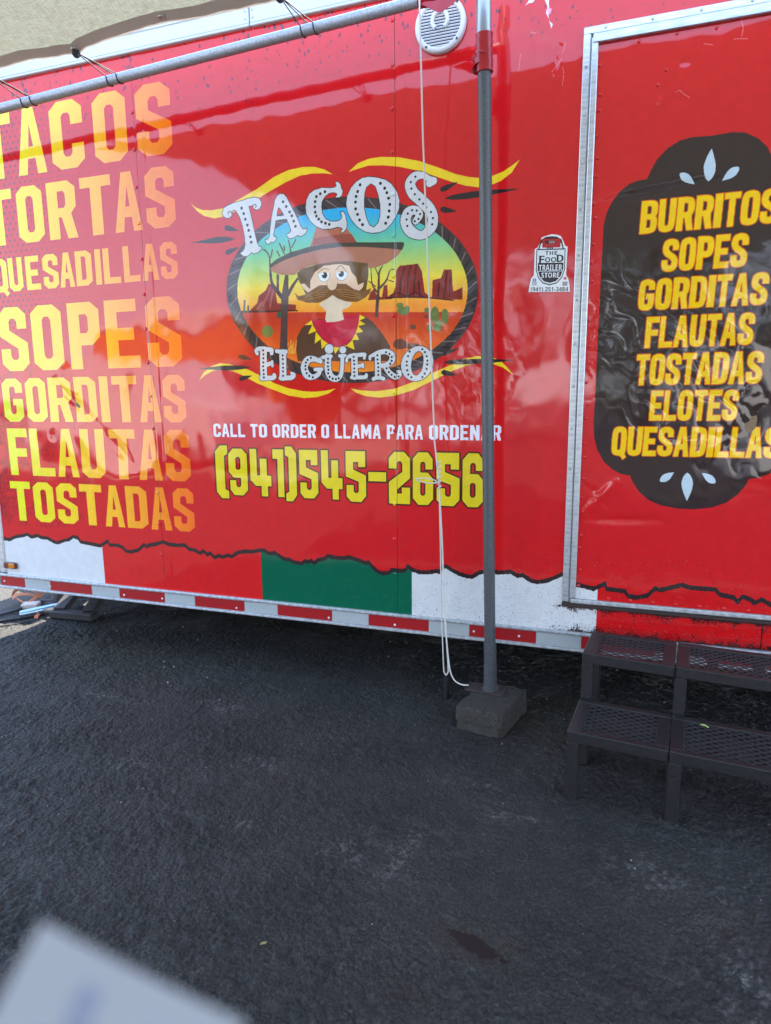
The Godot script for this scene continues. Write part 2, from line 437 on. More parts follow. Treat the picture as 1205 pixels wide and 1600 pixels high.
	stroke([-977,1529,4,-969,1578,2], ROPE_LIGHT)
	stroke([-1007,1557,4,-993,1604,2], ROPE_DARK)
	stroke([-1034,1587,4,-1014,1632,2], ROPE_LIGHT)
	stroke([-1056,1618,4,-1031,1660,2], ROPE_DARK)
	stroke([-1075,1650,4,-1044,1690,2], ROPE_LIGHT)
	stroke([-1089,1682,4,-1053,1719,2], ROPE_DARK)
	stroke([-1098,1715,4,-1058,1749,2], ROPE_LIGHT)
	stroke([-1103,1749,4,-1058,1779,2], ROPE_DARK)
	stroke([-1104,1782,4,-1055,1808,2], ROPE_LIGHT)
	stroke([-1100,1814,4,-1047,1837,2], ROPE_DARK)
	stroke([-1091,1846,4,-1035,1865,2], ROPE_LIGHT)
	stroke([-1078,1877,4,-1019,1892,2], ROPE_DARK)
	stroke([-1061,1907,4,-1000,1917,2], ROPE_LIGHT)
	stroke([-1040,1936,4,-977,1941,2], ROPE_DARK)
	stroke([-1015,1962,3,-951,1964,2], ROPE_LIGHT)
	stroke([-986,1987,3,-921,1984,2], ROPE_DARK)
	stroke([-954,2010,3,-889,2003,2], ROPE_LIGHT)
	stroke([-919,2031,3,-855,2020,2], ROPE_DARK)
	stroke([-882,2049,3,-818,2034,2], ROPE_LIGHT)
	stroke([-842,2065,3,-780,2046,2], ROPE_DARK)
	stroke([-800,2078,3,-739,2056,2], ROPE_LIGHT)
	stroke([-757,2089,3,-698,2063,2], ROPE_DARK)
	stroke([-712,2097,3,-656,2069,2], ROPE_LIGHT)
	stroke([-667,2103,3,-613,2071,2], ROPE_DARK)
	stroke([-621,2106,3,-570,2072,2], ROPE_LIGHT)
	stroke([-574,2106,3,-527,2070,2], ROPE_DARK)
	stroke([-528,2104,3,-484,2066,2], ROPE_LIGHT)
	stroke([-482,2100,3,-442,2059,2], ROPE_DARK)
	stroke([-437,2093,3,-401,2051,2], ROPE_LIGHT)
	stroke([-393,2083,3,-361,2041,2], ROPE_DARK)
	stroke([-349,2072,3,-322,2028,2], ROPE_LIGHT)
	stroke([-308,2058,3,-285,2014,2], ROPE_DARK)
	stroke([-268,2042,3,-249,1998,2], ROPE_LIGHT)
	stroke([-230,2024,3,-216,1980,2], ROPE_DARK)
	stroke([-194,2005,3,-185,1961,2], ROPE_LIGHT)
	stroke([-161,1984,3,-156,1941,2], ROPE_DARK)
	stroke([-130,1961,3,-130,1919,2], ROPE_LIGHT)
	stroke([-102,1937,3,-106,1896,2], ROPE_DARK)
	stroke([-77,1912,3,-86,1872,2], ROPE_LIGHT)
	stroke([-55,1886,3,-68,1848,2], ROPE_DARK)
	stroke([-36,1859,3,-53,1822,2], ROPE_LIGHT)
	stroke([-20,1831,3,-41,1797,2], ROPE_DARK)
	stroke([-7,1803,3,-33,1770,2], ROPE_LIGHT)
	stroke([2,1774,3,-28,1744,2], ROPE_DARK)
	stroke([8,1745,3,-26,1718,2], ROPE_LIGHT)
	var sky_print = [1, 1665, SKY_D, 1779, SKY_C, 1918, SKY_B, 2041, SKY_A]
	poly([[-26,1718,-28,1683,-36,1649,-50,1616,-70,1584,-95,1553,-126,1525,-161,1499,-202,1476,-246,1456,-295,1439,-347,1426,-402,1417,-459,1412,-518,1411,-577,1414,-636,1422,-694,1434,-751,1451,-805,1471,-855,1495,-902,1523,-943,1554,-979,1588,-1009,1624,-1032,1661,-1048,1700,-1057,1740,-1058,1779,-1053,1818,-1040,1855,-1020,1891,-994,1924,-961,1955,-924,1983,-881,2007,-834,2028,-784,2045,-731,2058,-676,2066,-619,2071,-562,2072,-506,2068,-450,2061,-395,2050,-343,2035,-293,2017,-246,1996,-203,1972,-163,1946,-128,1917,-98,1887,-73,1855,-53,1821,-38,1787,-29,1753]], sky_print)
	var sand = [1, 1411, SAND_B, 1535, SAND_A, 1657, SAND_C]
	poly([[-42,1634,-54,1608,-70,1584,-89,1560,-111,1538,-136,1517,-164,1498,-195,1480,-228,1464,-264,1449,-303,1437,-343,1427,-385,1419,-428,1414,-472,1411,-518,1411,-563,1413,-609,1418,-654,1425,-699,1435,-742,1448,-785,1463,-825,1480,-863,1500,-898,1521,-931,1545,-961,1570,-987,1596,-1009,1624,-1027,1653,-1041,1683]], sand)
	poly([[-365,1707,-335,1716,-323,1748,-319,1812,-305,1827,-229,1830,-212,1799,-201,1719,-172,1694]], MESA)
	poly([[-171,1695,-168,1763,-134,1769,-122,1800,-90,1798,-87,1743,-83,1714,-46,1729,-46,1682,-96,1685]], MESA)
	poly([[-1006,1683,-962,1717,-953,1747,-917,1769,-902,1795,-874,1787,-863,1712,-774,1701,-775,1677,-1035,1683]], MESA)
	poly([[-443,1701,-434,1730,-415,1746,-406,1721,-382,1708,-373,1756,-358,1756,-356,1712,-335,1700]], MESA)
	stroke([-305,1715,3,-299,1773,3,-284,1820,3], MESA_DARK)
	stroke([-276,1708,3,-270,1782,3,-258,1824,3], MESA_DARK)
	stroke([-247,1706,3,-241,1785,3,-235,1825,3], MESA_DARK)
	stroke([-221,1705,3,-226,1763,3], MESA_DARK)
	stroke([-347,1712,3,-317,1723,3,-276,1708,3,-241,1719,3,-206,1701,3], MESA_DARK)
	stroke([-146,1700,3,-140,1752,3], MESA_DARK)
	stroke([-121,1692,3,-115,1762,3,-106,1793,3], MESA_DARK)
	stroke([-99,1697,3,-96,1767,3], MESA_DARK)
	stroke([-934,1704,4,-911,1745,4,-895,1780,3], MESA_LIGHT)
	stroke([-899,1696,4,-890,1737,3,-878,1773,3], MESA_LIGHT)
	stroke([-963,1693,4,-933,1722,4], MESA_LIGHT)
	stroke([-1039,1685,4,-921,1680,4,-768,1676,3], MESA_DARK)
	stroke([-360,1706,3,-223,1701,3,-83,1681,2], MESA_DARK)
	stroke([-1028,1684,5,-1024,1730,5], CACTUS_DARK)
	stroke([-1009,1683,5,-1007,1706,5], CACTUS_DARK)
	poly([[-889,1594,-890,1586,-895,1579,-901,1574,-909,1570,-918,1569,-927,1571,-934,1575,-940,1581,-944,1588,-945,1596,-943,1604,-939,1611,-933,1616,-924,1620,-916,1621,-907,1619,-899,1615,-893,1609,-890,1602]], CACTUS)
	poly([[-844,1662,-845,1658,-847,1654,-850,1651,-854,1649,-858,1648,-861,1649,-865,1651,-867,1655,-869,1659,-869,1663,-869,1668,-867,1672,-864,1675,-860,1676,-856,1677,-853,1676,-849,1674,-846,1671,-845,1666]], CACTUS_DARK)
	poly([[-265,1649,-266,1644,-270,1640,-276,1637,-283,1635,-291,1635,-299,1636,-307,1639,-312,1642,-316,1647,-317,1652,-316,1657,-312,1661,-306,1664,-299,1666,-291,1666,-283,1665,-276,1662,-270,1659,-266,1654]], CACTUS)
	poly([[-290,1672,-290,1668,-292,1665,-296,1662,-300,1661,-304,1660,-309,1661,-313,1663,-316,1666,-318,1669,-319,1673,-318,1677,-316,1680,-313,1683,-308,1684,-304,1684,-300,1684,-296,1682,-292,1679,-290,1675]], CACTUS)
	poly([[-264,1657,-265,1653,-266,1649,-268,1646,-271,1645,-275,1644,-278,1645,-281,1647,-283,1650,-285,1654,-285,1658,-285,1662,-283,1666,-281,1669,-278,1670,-275,1671,-271,1670,-268,1668,-266,1665,-265,1661]], CACTUS)
	poly([[-141,1628,-141,1618,-144,1609,-148,1602,-153,1598,-158,1596,-164,1598,-169,1603,-173,1610,-175,1620,-176,1630,-175,1640,-173,1649,-169,1656,-164,1660,-159,1662,-153,1660,-148,1655,-144,1648,-142,1638]], CACTUS)
	poly([[-126,1586,-127,1579,-130,1572,-134,1567,-139,1564,-145,1563,-151,1564,-157,1568,-161,1573,-164,1580,-165,1587,-164,1595,-161,1601,-157,1607,-151,1610,-146,1611,-140,1609,-134,1605,-130,1600,-127,1593]], CACTUS)
	poly([[-102,1620,-103,1611,-105,1603,-108,1597,-112,1593,-117,1591,-122,1593,-126,1597,-129,1604,-132,1613,-132,1622,-132,1631,-130,1639,-126,1646,-122,1650,-117,1651,-113,1649,-108,1645,-105,1638,-103,1630]], CACTUS)
	poly([[-168,1579,-168,1574,-170,1570,-173,1567,-177,1565,-181,1564,-185,1565,-188,1567,-191,1571,-193,1575,-193,1580,-193,1584,-191,1588,-188,1592,-185,1594,-181,1594,-177,1593,-173,1591,-170,1588,-168,1583]], CACTUS)
	poly([[-178,1648,-178,1645,-180,1642,-183,1639,-186,1638,-190,1638,-194,1638,-198,1640,-201,1643,-203,1646,-203,1649,-203,1652,-201,1655,-198,1658,-194,1659,-190,1659,-186,1659,-183,1657,-180,1654,-178,1651]], CACTUS)
	poly([[-237,1586,-238,1583,-239,1580,-242,1578,-246,1577,-250,1577,-254,1577,-258,1579,-261,1581,-262,1584,-263,1587,-262,1590,-260,1592,-258,1594,-254,1596,-250,1596,-246,1595,-242,1594,-239,1592,-238,1589]], SHRUB)
	poly([[-275,1519,-276,1513,-281,1507,-287,1502,-296,1500,-305,1499,-314,1500,-323,1504,-329,1508,-333,1514,-335,1521,-333,1527,-329,1533,-322,1538,-314,1540,-305,1541,-295,1540,-287,1536,-281,1531,-276,1525]], SHRUB)
	poly([[-183,1624,-184,1622,-185,1621,-188,1620,-190,1619,-194,1619,-197,1619,-200,1620,-202,1622,-203,1623,-204,1625,-203,1627,-202,1629,-200,1630,-197,1631,-194,1631,-190,1630,-188,1629,-185,1628,-184,1626]], SHRUB)
	poly([[-223,1511,-224,1508,-230,1505,-239,1503,-250,1502,-262,1501,-274,1502,-285,1504,-294,1507,-300,1510,-302,1514,-300,1517,-294,1520,-285,1522,-274,1523,-262,1523,-250,1522,-239,1521,-230,1518,-224,1515]], SHRUB)
	stroke([-837,1499,2,-828,1554,2], STRAW)
	stroke([-830,1499,2,-817,1543,2], STRAW)
	stroke([-824,1499,2,-806,1531,2], STRAW)
	stroke([-818,1499,2,-814,1521,2], STRAW)
	stroke([-812,1499,2,-802,1553,2], STRAW)
	stroke([-805,1498,2,-791,1542,2], STRAW)
	stroke([-799,1498,2,-799,1531,2], STRAW)
	stroke([-793,1498,2,-789,1520,2], STRAW)
	stroke([-787,1498,2,-776,1552,2], STRAW)
	stroke([-840,1513,19,-833,1630,16,-825,1733,17,-812,1834,7], TREE)
	stroke([-834,1728,9,-863,1764,9,-887,1800,7,-891,1857,5,-893,1897,3], TREE)
	stroke([-859,1758,6,-856,1826,6], TREE)
	stroke([-810,1744,8,-789,1776,7,-761,1808,5], TREE)
	stroke([-891,1890,3,-900,1920,3,-920,1938,3], TREE)
	stroke([-887,1902,3,-878,1933,3], TREE)
	stroke([-821,1912,3,-843,1956,3], TREE)
	stroke([-820,1926,3,-821,1943,3], TREE)
	stroke([-790,1918,3,-799,1965,3], TREE)
	stroke([-785,1935,3,-765,1965,3], TREE)
	stroke([-845,1905,3,-855,1926,3], TREE)
	stroke([-406,1638,7,-401,1698,7,-396,1752,5,-393,1806,4,-378,1832,2], TREE)
	stroke([-397,1742,5,-364,1772,4,-346,1811,2,-328,1815,2], TREE)
	stroke([-403,1731,4,-424,1765,3,-429,1825,2], TREE)
	stroke([-394,1790,2,-411,1829,2], TREE)
	stroke([-358,1777,2,-331,1767,2], TREE)
	stroke([-409,1753,2,-439,1777,2], TREE)
	poly([[-706,1634,-749,1603,-774,1564,-779,1511,-774,1464,-355,1453,-348,1514,-378,1560,-420,1611,-456,1638,-481,1645]], VEST)
	poly([[-706,1633,-631,1635,-543,1645,-481,1645,-487,1603,-507,1559,-539,1527,-577,1516,-621,1524,-653,1553,-684,1595]], BANDANA)
	poly([[-734,1614,-702,1633,-696,1613]], YELLOW)
	poly([[-698,1615,-720,1576,-680,1588]], YELLOW)
	poly([[-683,1585,-690,1535,-657,1555]], YELLOW)
	poly([[-661,1556,-657,1513,-625,1532]], YELLOW)
	poly([[-481,1646,-455,1632,-485,1621]], YELLOW)
	poly([[-484,1623,-455,1606,-489,1599]], YELLOW)
	poly([[-489,1601,-466,1576,-500,1571]], YELLOW)
	poly([[-499,1573,-485,1544,-518,1544]], YELLOW)
	poly([[-515,1545,-506,1504,-545,1521]], YELLOW)
	poly([[-606,1519,-595,1490,-574,1515]], YELLOW)
	poly([[-577,1516,-555,1496,-544,1524]], YELLOW)
	stroke([-658,1611,1,-627,1575,1,-582,1559,1,-538,1575,1,-512,1604,1], BANDANA_DARK)
	poly([[-665,1697,-604,1732,-514,1693,-530,1678,-561,1668,-552,1629,-581,1622,-632,1621,-638,1635,-632,1666,-643,1678]], CHIN)
	poly([[-764,1831,-744,1844,-638,1864,-538,1864,-441,1847,-440,1799,-452,1737,-467,1735,-516,1727,-706,1738,-728,1745,-737,1762,-759,1803]], HAIR)
	poly([[-681,1828,-639,1851,-563,1853,-523,1842,-515,1817,-495,1797,-486,1763,-479,1767,-460,1773,-465,1754,-482,1739,-516,1735,-706,1742,-718,1750,-737,1765,-748,1784,-731,1785,-705,1760,-702,1796]], SKIN)
	poly([[-612,1811,-614,1803,-618,1796,-624,1790,-632,1787,-640,1786,-649,1788,-656,1792,-662,1799,-666,1806,-667,1815,-665,1823,-661,1830,-655,1835,-647,1839,-639,1839,-631,1837,-623,1833,-617,1827,-614,1819]], INK_SOFT)
	poly([[-614,1811,-615,1803,-619,1797,-625,1791,-632,1788,-640,1787,-648,1789,-655,1793,-661,1799,-665,1807,-666,1815,-664,1822,-660,1829,-654,1834,-647,1838,-639,1838,-631,1836,-624,1832,-618,1826,-615,1819]], EYE)
	poly([[-534,1810,-535,1802,-539,1795,-545,1790,-553,1786,-561,1786,-569,1788,-577,1792,-582,1798,-586,1806,-587,1814,-586,1822,-582,1829,-576,1834,-568,1838,-560,1838,-552,1836,-544,1832,-539,1826,-535,1818]], INK_SOFT)
	poly([[-535,1810,-536,1803,-540,1796,-546,1791,-553,1788,-561,1787,-569,1789,-576,1793,-581,1799,-585,1806,-586,1814,-585,1821,-581,1828,-575,1833,-568,1837,-560,1837,-552,1835,-545,1831,-540,1825,-536,1818]], EYE)
	poly([[-624,1812,-625,1808,-627,1805,-630,1802,-633,1800,-637,1800,-641,1801,-645,1803,-647,1806,-649,1810,-650,1814,-649,1818,-647,1822,-644,1824,-641,1826,-637,1827,-633,1826,-629,1823,-627,1820,-625,1817]], INK)
	poly([[-549,1813,-549,1809,-551,1805,-554,1803,-557,1801,-561,1801,-565,1801,-569,1804,-571,1807,-573,1810,-573,1815,-573,1819,-571,1822,-568,1825,-565,1826,-561,1827,-557,1826,-554,1824,-551,1821,-549,1817]], INK)
	poly([[-639,1818,-640,1817,-640,1816,-642,1815,-643,1814,-645,1814,-646,1814,-648,1815,-649,1816,-649,1818,-650,1819,-649,1821,-648,1822,-647,1823,-646,1824,-644,1824,-643,1823,-641,1823,-640,1821,-640,1820]], EYE)
	poly([[-564,1819,-564,1817,-565,1816,-566,1815,-568,1814,-569,1814,-571,1815,-572,1815,-573,1817,-574,1818,-574,1820,-574,1821,-573,1822,-572,1823,-570,1824,-569,1824,-567,1824,-566,1823,-565,1822,-564,1820]], EYE)
	poly([[-667,1819,-663,1833,-639,1840,-615,1832,-612,1820,-639,1825]], SKIN)
	poly([[-587,1818,-584,1830,-560,1838,-538,1829,-533,1816,-560,1824]], SKIN)
	stroke([-666,1824,1,-639,1839,1,-614,1833,1], INK_SOFT)
	stroke([-586,1830,1,-560,1846,1,-536,1818,1], INK_SOFT)
	poly([[-778,1750,-761,1735,-732,1739,-692,1759,-660,1774,-628,1772,-616,1758,-603,1750,-587,1756,-578,1775,-540,1772,-504,1748,-467,1738,-429,1748,-434,1730,-455,1712,-492,1697,-542,1702,-579,1716,-602,1731,-629,1716,-668,1703,-720,1706,-765,1721]], MOUSTACHE)
	stroke([-616,1752,1,-667,1752,1,-725,1733,1], MOUSTACHE_LIGHT)
	stroke([-584,1750,1,-534,1747,1,-479,1725,1], MOUSTACHE_LIGHT)
	stroke([-620,1748,1,-671,1747,1,-729,1730,1], MOUSTACHE_DARK)
	stroke([-581,1746,1,-531,1742,1,-477,1722,1], MOUSTACHE_DARK)
	stroke([-624,1745,1,-675,1743,1,-732,1728,1], MOUSTACHE_LIGHT)
	stroke([-577,1742,1,-527,1737,1,-474,1720,1], MOUSTACHE_LIGHT)
	stroke([-627,1741,1,-679,1738,1,-735,1725,1], MOUSTACHE_DARK)
	stroke([-573,1738,1,-524,1732,1,-472,1718,1], MOUSTACHE_DARK)
	stroke([-631,1737,1,-683,1733,1,-739,1722,1], MOUSTACHE_LIGHT)
	stroke([-570,1734,1,-520,1726,1,-470,1715,1], MOUSTACHE_LIGHT)
	stroke([-635,1734,1,-687,1728,1,-742,1720,1], MOUSTACHE_DARK)
	stroke([-566,1730,1,-516,1721,1,-467,1713,1], MOUSTACHE_DARK)
	stroke([-639,1730,1,-691,1723,1,-745,1717,1], MOUSTACHE_LIGHT)
	stroke([-562,1726,1,-513,1716,1,-465,1711,1], MOUSTACHE_LIGHT)
	poly([[-582,1770,-583,1764,-586,1758,-591,1753,-598,1750,-604,1750,-611,1751,-617,1755,-622,1760,-625,1766,-626,1773,-625,1780,-621,1786,-616,1791,-610,1793,-603,1794,-597,1792,-591,1789,-586,1784,-583,1777]], SKIN)
	stroke([-626,1783,1,-623,1761,1,-605,1749,1,-584,1758,1,-579,1777,1], INK_SOFT)
	poly([[-669,2006,-679,1982,-700,1929,-488,1929,-509,1960,-530,1988,-560,2012,-622,2023]], HAT)
	poly([[-680,1963,-690,1937,-488,1930,-512,1967,-586,1969]], HAT_BAND)
	poly([[-895,1862,-857,1894,-700,1932,-488,1931,-290,1913,-293,1889,-316,1864,-357,1841,-405,1828,-441,1827,-441,1846,-538,1863,-626,1862,-702,1855,-758,1839,-774,1823,-833,1827,-879,1841]], BRIM)
	poly([[-896,1871,-857,1894,-797,1915,-700,1932,-605,1938,-488,1932,-392,1924,-288,1916,-286,1905,-295,1886,-345,1896,-452,1911,-562,1920,-649,1917,-739,1905,-818,1888,-872,1870,-891,1856]], HAT_EDGE)
	outlined([[-1115,2106,-1105,2123,-1083,2132,-1054,2139,-1012,2144,-983,2150,-955,2151,-935,2146,-924,2131,-924,2117,-933,2104,-947,2101,-959,2107,-964,2121,-985,2119,-976,2084,-965,2031,-956,1989,-950,1965,-942,1952,-930,1947,-933,1938,-948,1927,-968,1924,-980,1931,-989,1922,-1003,1916,-1020,1918,-1031,1926,-1035,1932,-1022,1937,-1013,1947,-1008,1964,-1010,2000,-1017,2041,-1029,2078,-1049,2109,-1063,2110,-1067,2099,-1070,2087,-1083,2080,-1097,2081,-1111,2091]])
	dots([-1019,2114,-1010,2091,-1003,2068,-994,2043,-989,2021,-982,1994,-979,1972], 6.3)
	stroke([-1087,2097,2,-1083,2105,2,-1072,2104,2,-1067,2094,2], INK_SOFT)
	stroke([-964,2119,2,-955,2123,2,-947,2117,2,-952,2111,2], INK_SOFT)
	outlined([[-868,2091,-857,2130,-846,2146,-832,2153,-815,2150,-802,2136,-787,2106,-768,2073,-752,2041,-740,2014,-730,2002,-718,2003,-713,2009,-715,1992,-728,1981,-744,1976,-754,1983,-764,1978,-781,1972,-797,1974,-805,1982,-806,1991,-796,1992,-787,1998,-787,2010,-795,2030,-805,2051,-836,2051,-858,2050,-863,2022,-871,1994,-869,1985,-859,1984,-858,1975,-865,1966,-877,1963,-884,1966,-891,1958,-902,1959,-908,1967,-909,1977,-897,1976,-889,1987,-883,2024,-876,2063],[-852,2066,-848,2089,-842,2101,-834,2097,-825,2082,-816,2067,-832,2064]])
	dots([-819,2120,-805,2100,-790,2077,-780,2061,-772,2039,-765,2018], 6.0)
	outlined([[-579,2171,-567,2171,-557,2161,-554,2147,-547,2135,-551,2119,-561,2112,-576,2112,-579,2116,-571,2121,-574,2129,-590,2134,-609,2132,-628,2121,-641,2103,-644,2081,-640,2056,-627,2035,-605,2023,-579,2020,-560,2024,-552,2034,-553,2045,-560,2054,-547,2055,-538,2043,-535,2024,-531,2010,-534,1990,-545,1978,-558,1974,-558,1979,-550,1989,-558,1995,-574,1999,-606,1994,-638,1996,-670,2010,-696,2033,-712,2062,-715,2088,-710,2116,-696,2139,-673,2151,-640,2156,-608,2152,-583,2151,-573,2158]])
	dots([-626,2140,-647,2134,-665,2125,-671,2106,-673,2086,-672,2065,-667,2049,-657,2037,-645,2025,-627,2018,-610,2012], 5.8)
	outlined([[-461,2175,-434,2176,-402,2170,-363,2157,-337,2138,-315,2107,-305,2075,-307,2044,-319,2016,-338,1991,-364,1970,-391,1962,-421,1962,-451,1970,-484,1990,-510,2019,-527,2053,-532,2083,-528,2112,-511,2142,-488,2163],[-445,2138,-425,2151,-405,2137,-393,2104,-385,2063,-385,2028,-394,1999,-414,1982,-434,1994,-447,2022,-455,2058,-455,2093,-452,2119]])
	dots([-471,2150,-482,2126,-489,2108,-492,2087,-492,2061,-484,2039,-476,2017,-463,1998,-384,2146,-366,2126,-357,2108,-350,2087,-345,2063,-348,2039,-352,2016,-363,1994], 6.0)
	strokes_outlined([[-166,2132,14,-185,2142,11,-210,2157,12,-242,2155,18,-261,2131,21,-249,2097,22,-213,2063,22,-182,2030,22,-168,1996,21,-177,1960,21,-213,1936,16,-258,1954,21,-280,1992,21,-268,2026,20,-239,2032,16,-224,2013,16,-238,1991,13],[-164,2128,10,-182,2125,14]])
	dots([-239,2155,-258,2137,-256,2113,-242,2091,-223,2070,-208,2053,-195,2038,-176,2019,-168,1996,-171,1973,-234,2030,-220,2016,-227,1998,-242,1991,-253,2033,-271,2022,-276,2000,-273,1976], 4.4)
	strokes_outlined([[-941,1512,17,-944,1400,17],[-972,1502,8,-977,1515,8,-956,1523,10,-900,1516,10],[-898,1513,9,-900,1501,9],[-931,1451,10,-901,1459,9],[-899,1467,6,-898,1446,6],[-955,1396,12,-896,1395,10,-891,1407,9]])
	dots([-942,1515,-941,1498,-942,1481,-943,1463,-945,1446,-944,1429,-943,1412,-943,1398], 5.0)
	strokes_outlined([[-845,1500,17,-848,1398,17],[-874,1510,9,-858,1507,9,-829,1506,9],[-858,1394,11,-809,1394,11,-794,1406,9,-806,1414,6]])
	dots([-846,1490,-846,1474,-846,1455,-846,1438,-847,1422,-847,1403], 4.9)
	strokes_outlined([[-667,1461,9,-700,1472,12,-727,1466,16,-743,1436,17,-730,1404,17,-702,1395,11,-676,1407,10,-668,1425,9],[-662,1473,8,-663,1458,8],[-691,1427,8,-660,1427,8]])
	dots([-710,1476,-726,1468,-734,1457,-737,1443,-737,1428,-732,1412,-720,1400,-703,1394], 4.8)
	strokes_outlined([[-628,1480,15,-630,1427,16,-620,1398,16,-594,1385,13,-572,1399,10,-565,1432,9,-562,1478,9],[-653,1477,8,-615,1480,8],[-575,1481,7,-549,1481,7]])
	dots([-629,1470,-630,1454,-630,1438,-628,1424,-630,1409,-623,1394,-609,1386,-594,1384,-581,1387], 4.7)
	strokes_outlined([[-623,1511,20,-622,1511,20]])
	strokes_outlined([[-560,1505,15,-559,1505,15]])
	strokes_outlined([[-508,1476,15,-508,1394,15],[-543,1457,6,-540,1471,6,-520,1480,9,-461,1483,8],[-459,1481,6,-463,1468,6],[-497,1435,8,-471,1439,8],[-471,1447,5,-469,1430,5],[-521,1390,8,-462,1390,8,-455,1399,7]])
	dots([-511,1475,-510,1459,-509,1444,-509,1427,-510,1412,-508,1396], 4.5)
	strokes_outlined([[-403,1480,14,-402,1392,14],[-437,1463,6,-438,1473,6,-423,1480,8,-399,1489,10],[-399,1489,10,-365,1492,11,-340,1477,13,-342,1452,13,-369,1436,11,-393,1437,8],[-371,1432,10,-352,1406,12,-326,1389,12,-307,1396,8,-307,1410,6,-317,1410,5],[-423,1382,8,-400,1388,8,-378,1382,8]])
	dots([-405,1478,-404,1461,-402,1445,-401,1429,-401,1414,-401,1398,-366,1489,-351,1482,-341,1469,-341,1454,-348,1442,-364,1424,-354,1408,-342,1397,-328,1388,-312,1390], 4.4)
	outlined([[-164,1439,-168,1423,-174,1409,-184,1395,-196,1385,-210,1376,-225,1371,-241,1370,-256,1372,-270,1377,-282,1386,-291,1398,-298,1411,-301,1426,-301,1442,-297,1458,-290,1472,-280,1485,-267,1496,-253,1504,-238,1509,-223,1510,-208,1508,-194,1502,-183,1493,-173,1482,-167,1469,-164,1454],[-206,1441,-208,1430,-211,1420,-215,1410,-220,1403,-226,1397,-232,1393,-238,1392,-244,1394,-249,1397,-253,1403,-256,1411,-258,1421,-259,1431,-258,1442,-256,1453,-253,1463,-248,1473,-243,1480,-237,1486,-231,1489,-225,1490,-220,1489,-215,1485,-210,1479,-207,1471,-205,1462,-205,1452]])
	dots([-265,1489,-272,1471,-277,1449,-277,1434,-275,1414,-270,1397,-257,1386,-211,1497,-200,1485,-192,1468,-189,1451,-190,1436,-192,1418,-200,1399,-210,1386], 4.6)
	poly([[170,2680,184,2697,205,2695,197,2686,181,2686]], TEAR)
	poly([[238,2689,249,2664,244,2645,259,2616,269,2605,265,2590,258,2612,253,2635,255,2656,253,2687]], TEAR)
	poly([[249,2661,264,2655,259,2638,250,2645]], TEAR_PINK)
	stroke([317,2539,1,306,2506,1], SCRATCH)
	stroke([304,2488,1,290,2471,1,272,2451,1], SCRATCH)
	stroke([308,2460,1,313,2436,1,309,2399,1], SCRATCH)
	stroke([158,2527,1,153,2471,1], SCRATCH)
	stroke([193,2593,1,211,2585,1], SCRATCH)
	stroke([867,2516,1,879,2487,1,877,2461,1], SCRATCH)
	stroke([854,2456,1,895,2450,1], SCRATCH)
	stroke([764,2457,1,793,2448,1], SCRATCH)
	stroke([687,2320,1,699,2324,1,713,2311,1,733,2296,1], SCRATCH)
	var torn_wall = [-2642,565,-2619,565,-2584,562,-2551,558,-2502,578,-2444,588,-2421,597,-2389,583,-2349,594,-2323,585,-2279,583,-2238,566,-2217,561,-2172,577,-2140,583,-2106,603,-2075,596,-2061,577,-2005,572,-1933,565,-1880,593,-1874,573,-1821,574,-1792,566,-1774,548,-1745,545,-1695,558,-1658,589,-1644,578,-1624,589,-1585,596,-1541,611,-1509,599,-1463,598,-1416,602,-1412,599,-1393,583,-1363,581,-1329,566,-1313,580,-1289,562,-1274,572,-1250,551,-1225,562,-1201,557,-1176,568,-1153,563,-1118,585,-1079,594,-1042,594,-994,606,-976,605,-949,592,-921,597,-890,580,-868,570,-849,572,-823,560,-783,557,-764,572,-751,565,-735,574,-721,563,-698,581,-668,587,-654,602,-620,597,-577,596,-547,604,-527,598,-493,590,-464,582,-456,589,-435,564,-411,548,-386,540,-385,543,-359,547,-347,562,-318,560,-285,563,-276,584,-252,568,-220,560,-179,563,-143,572,-131,567,-124,590,-104,595,-76,579,-45,566,-14,559,9,559,39,580,92,592,115,585,167,593,197,578,218,582,252,562,277,558,313,567,341,580,372,598,382,600]
	var torn_door = [417,566,426,564,496,551,539,576,544,555,612,552,625,534,653,530,695,542,720,572,740,568,814,594,844,586,929,587,944,569,992,561,1007,546,1020,568,1049,558,1060,547,1084,562,1116,544,1180,563,1249,549]
	lower_blocks(torn_wall, torn_door, [-1921,-995,-256,511])
	poly([[814,886,777,887,722,896,677,915,642,946,618,981,608,1005,577,1010,548,1024,513,1053,485,1101,472,1148,468,1196,471,1853,472,1915,481,1956,495,1985,519,2018,553,2043,583,2051,610,2052,621,2078,639,2113,671,2145,709,2165,746,2171,803,2168,815,2168,871,2171,909,2165,946,2145,979,2113,996,2078,1007,2052,1035,2051,1064,2043,1099,2018,1123,1985,1137,1956,1145,1915,1147,1853,1150,1196,1146,1148,1133,1101,1105,1053,1069,1024,1040,1010,1009,1005,1000,981,976,946,941,915,896,896,841,887,804,886]], SIGN_DARK)
	poly([[808,2024,817,2031,822,2039,825,2047,827,2055,827,2064,827,2073,825,2082,823,2091,820,2100,817,2110,814,2119,811,2128,811,2128,807,2121,803,2113,799,2105,796,2097,793,2088,791,2080,790,2072,791,2063,792,2054,795,2044,799,2034,808,2024]], LEAF)
	poly([[715,2060,716,2052,718,2046,721,2040,725,2036,729,2033,734,2030,738,2028,744,2026,749,2024,754,2023,760,2021,765,2020,765,2020,763,2025,760,2031,757,2036,754,2041,751,2046,747,2050,743,2054,739,2057,734,2059,729,2061,723,2061,715,2060]], LEAF)
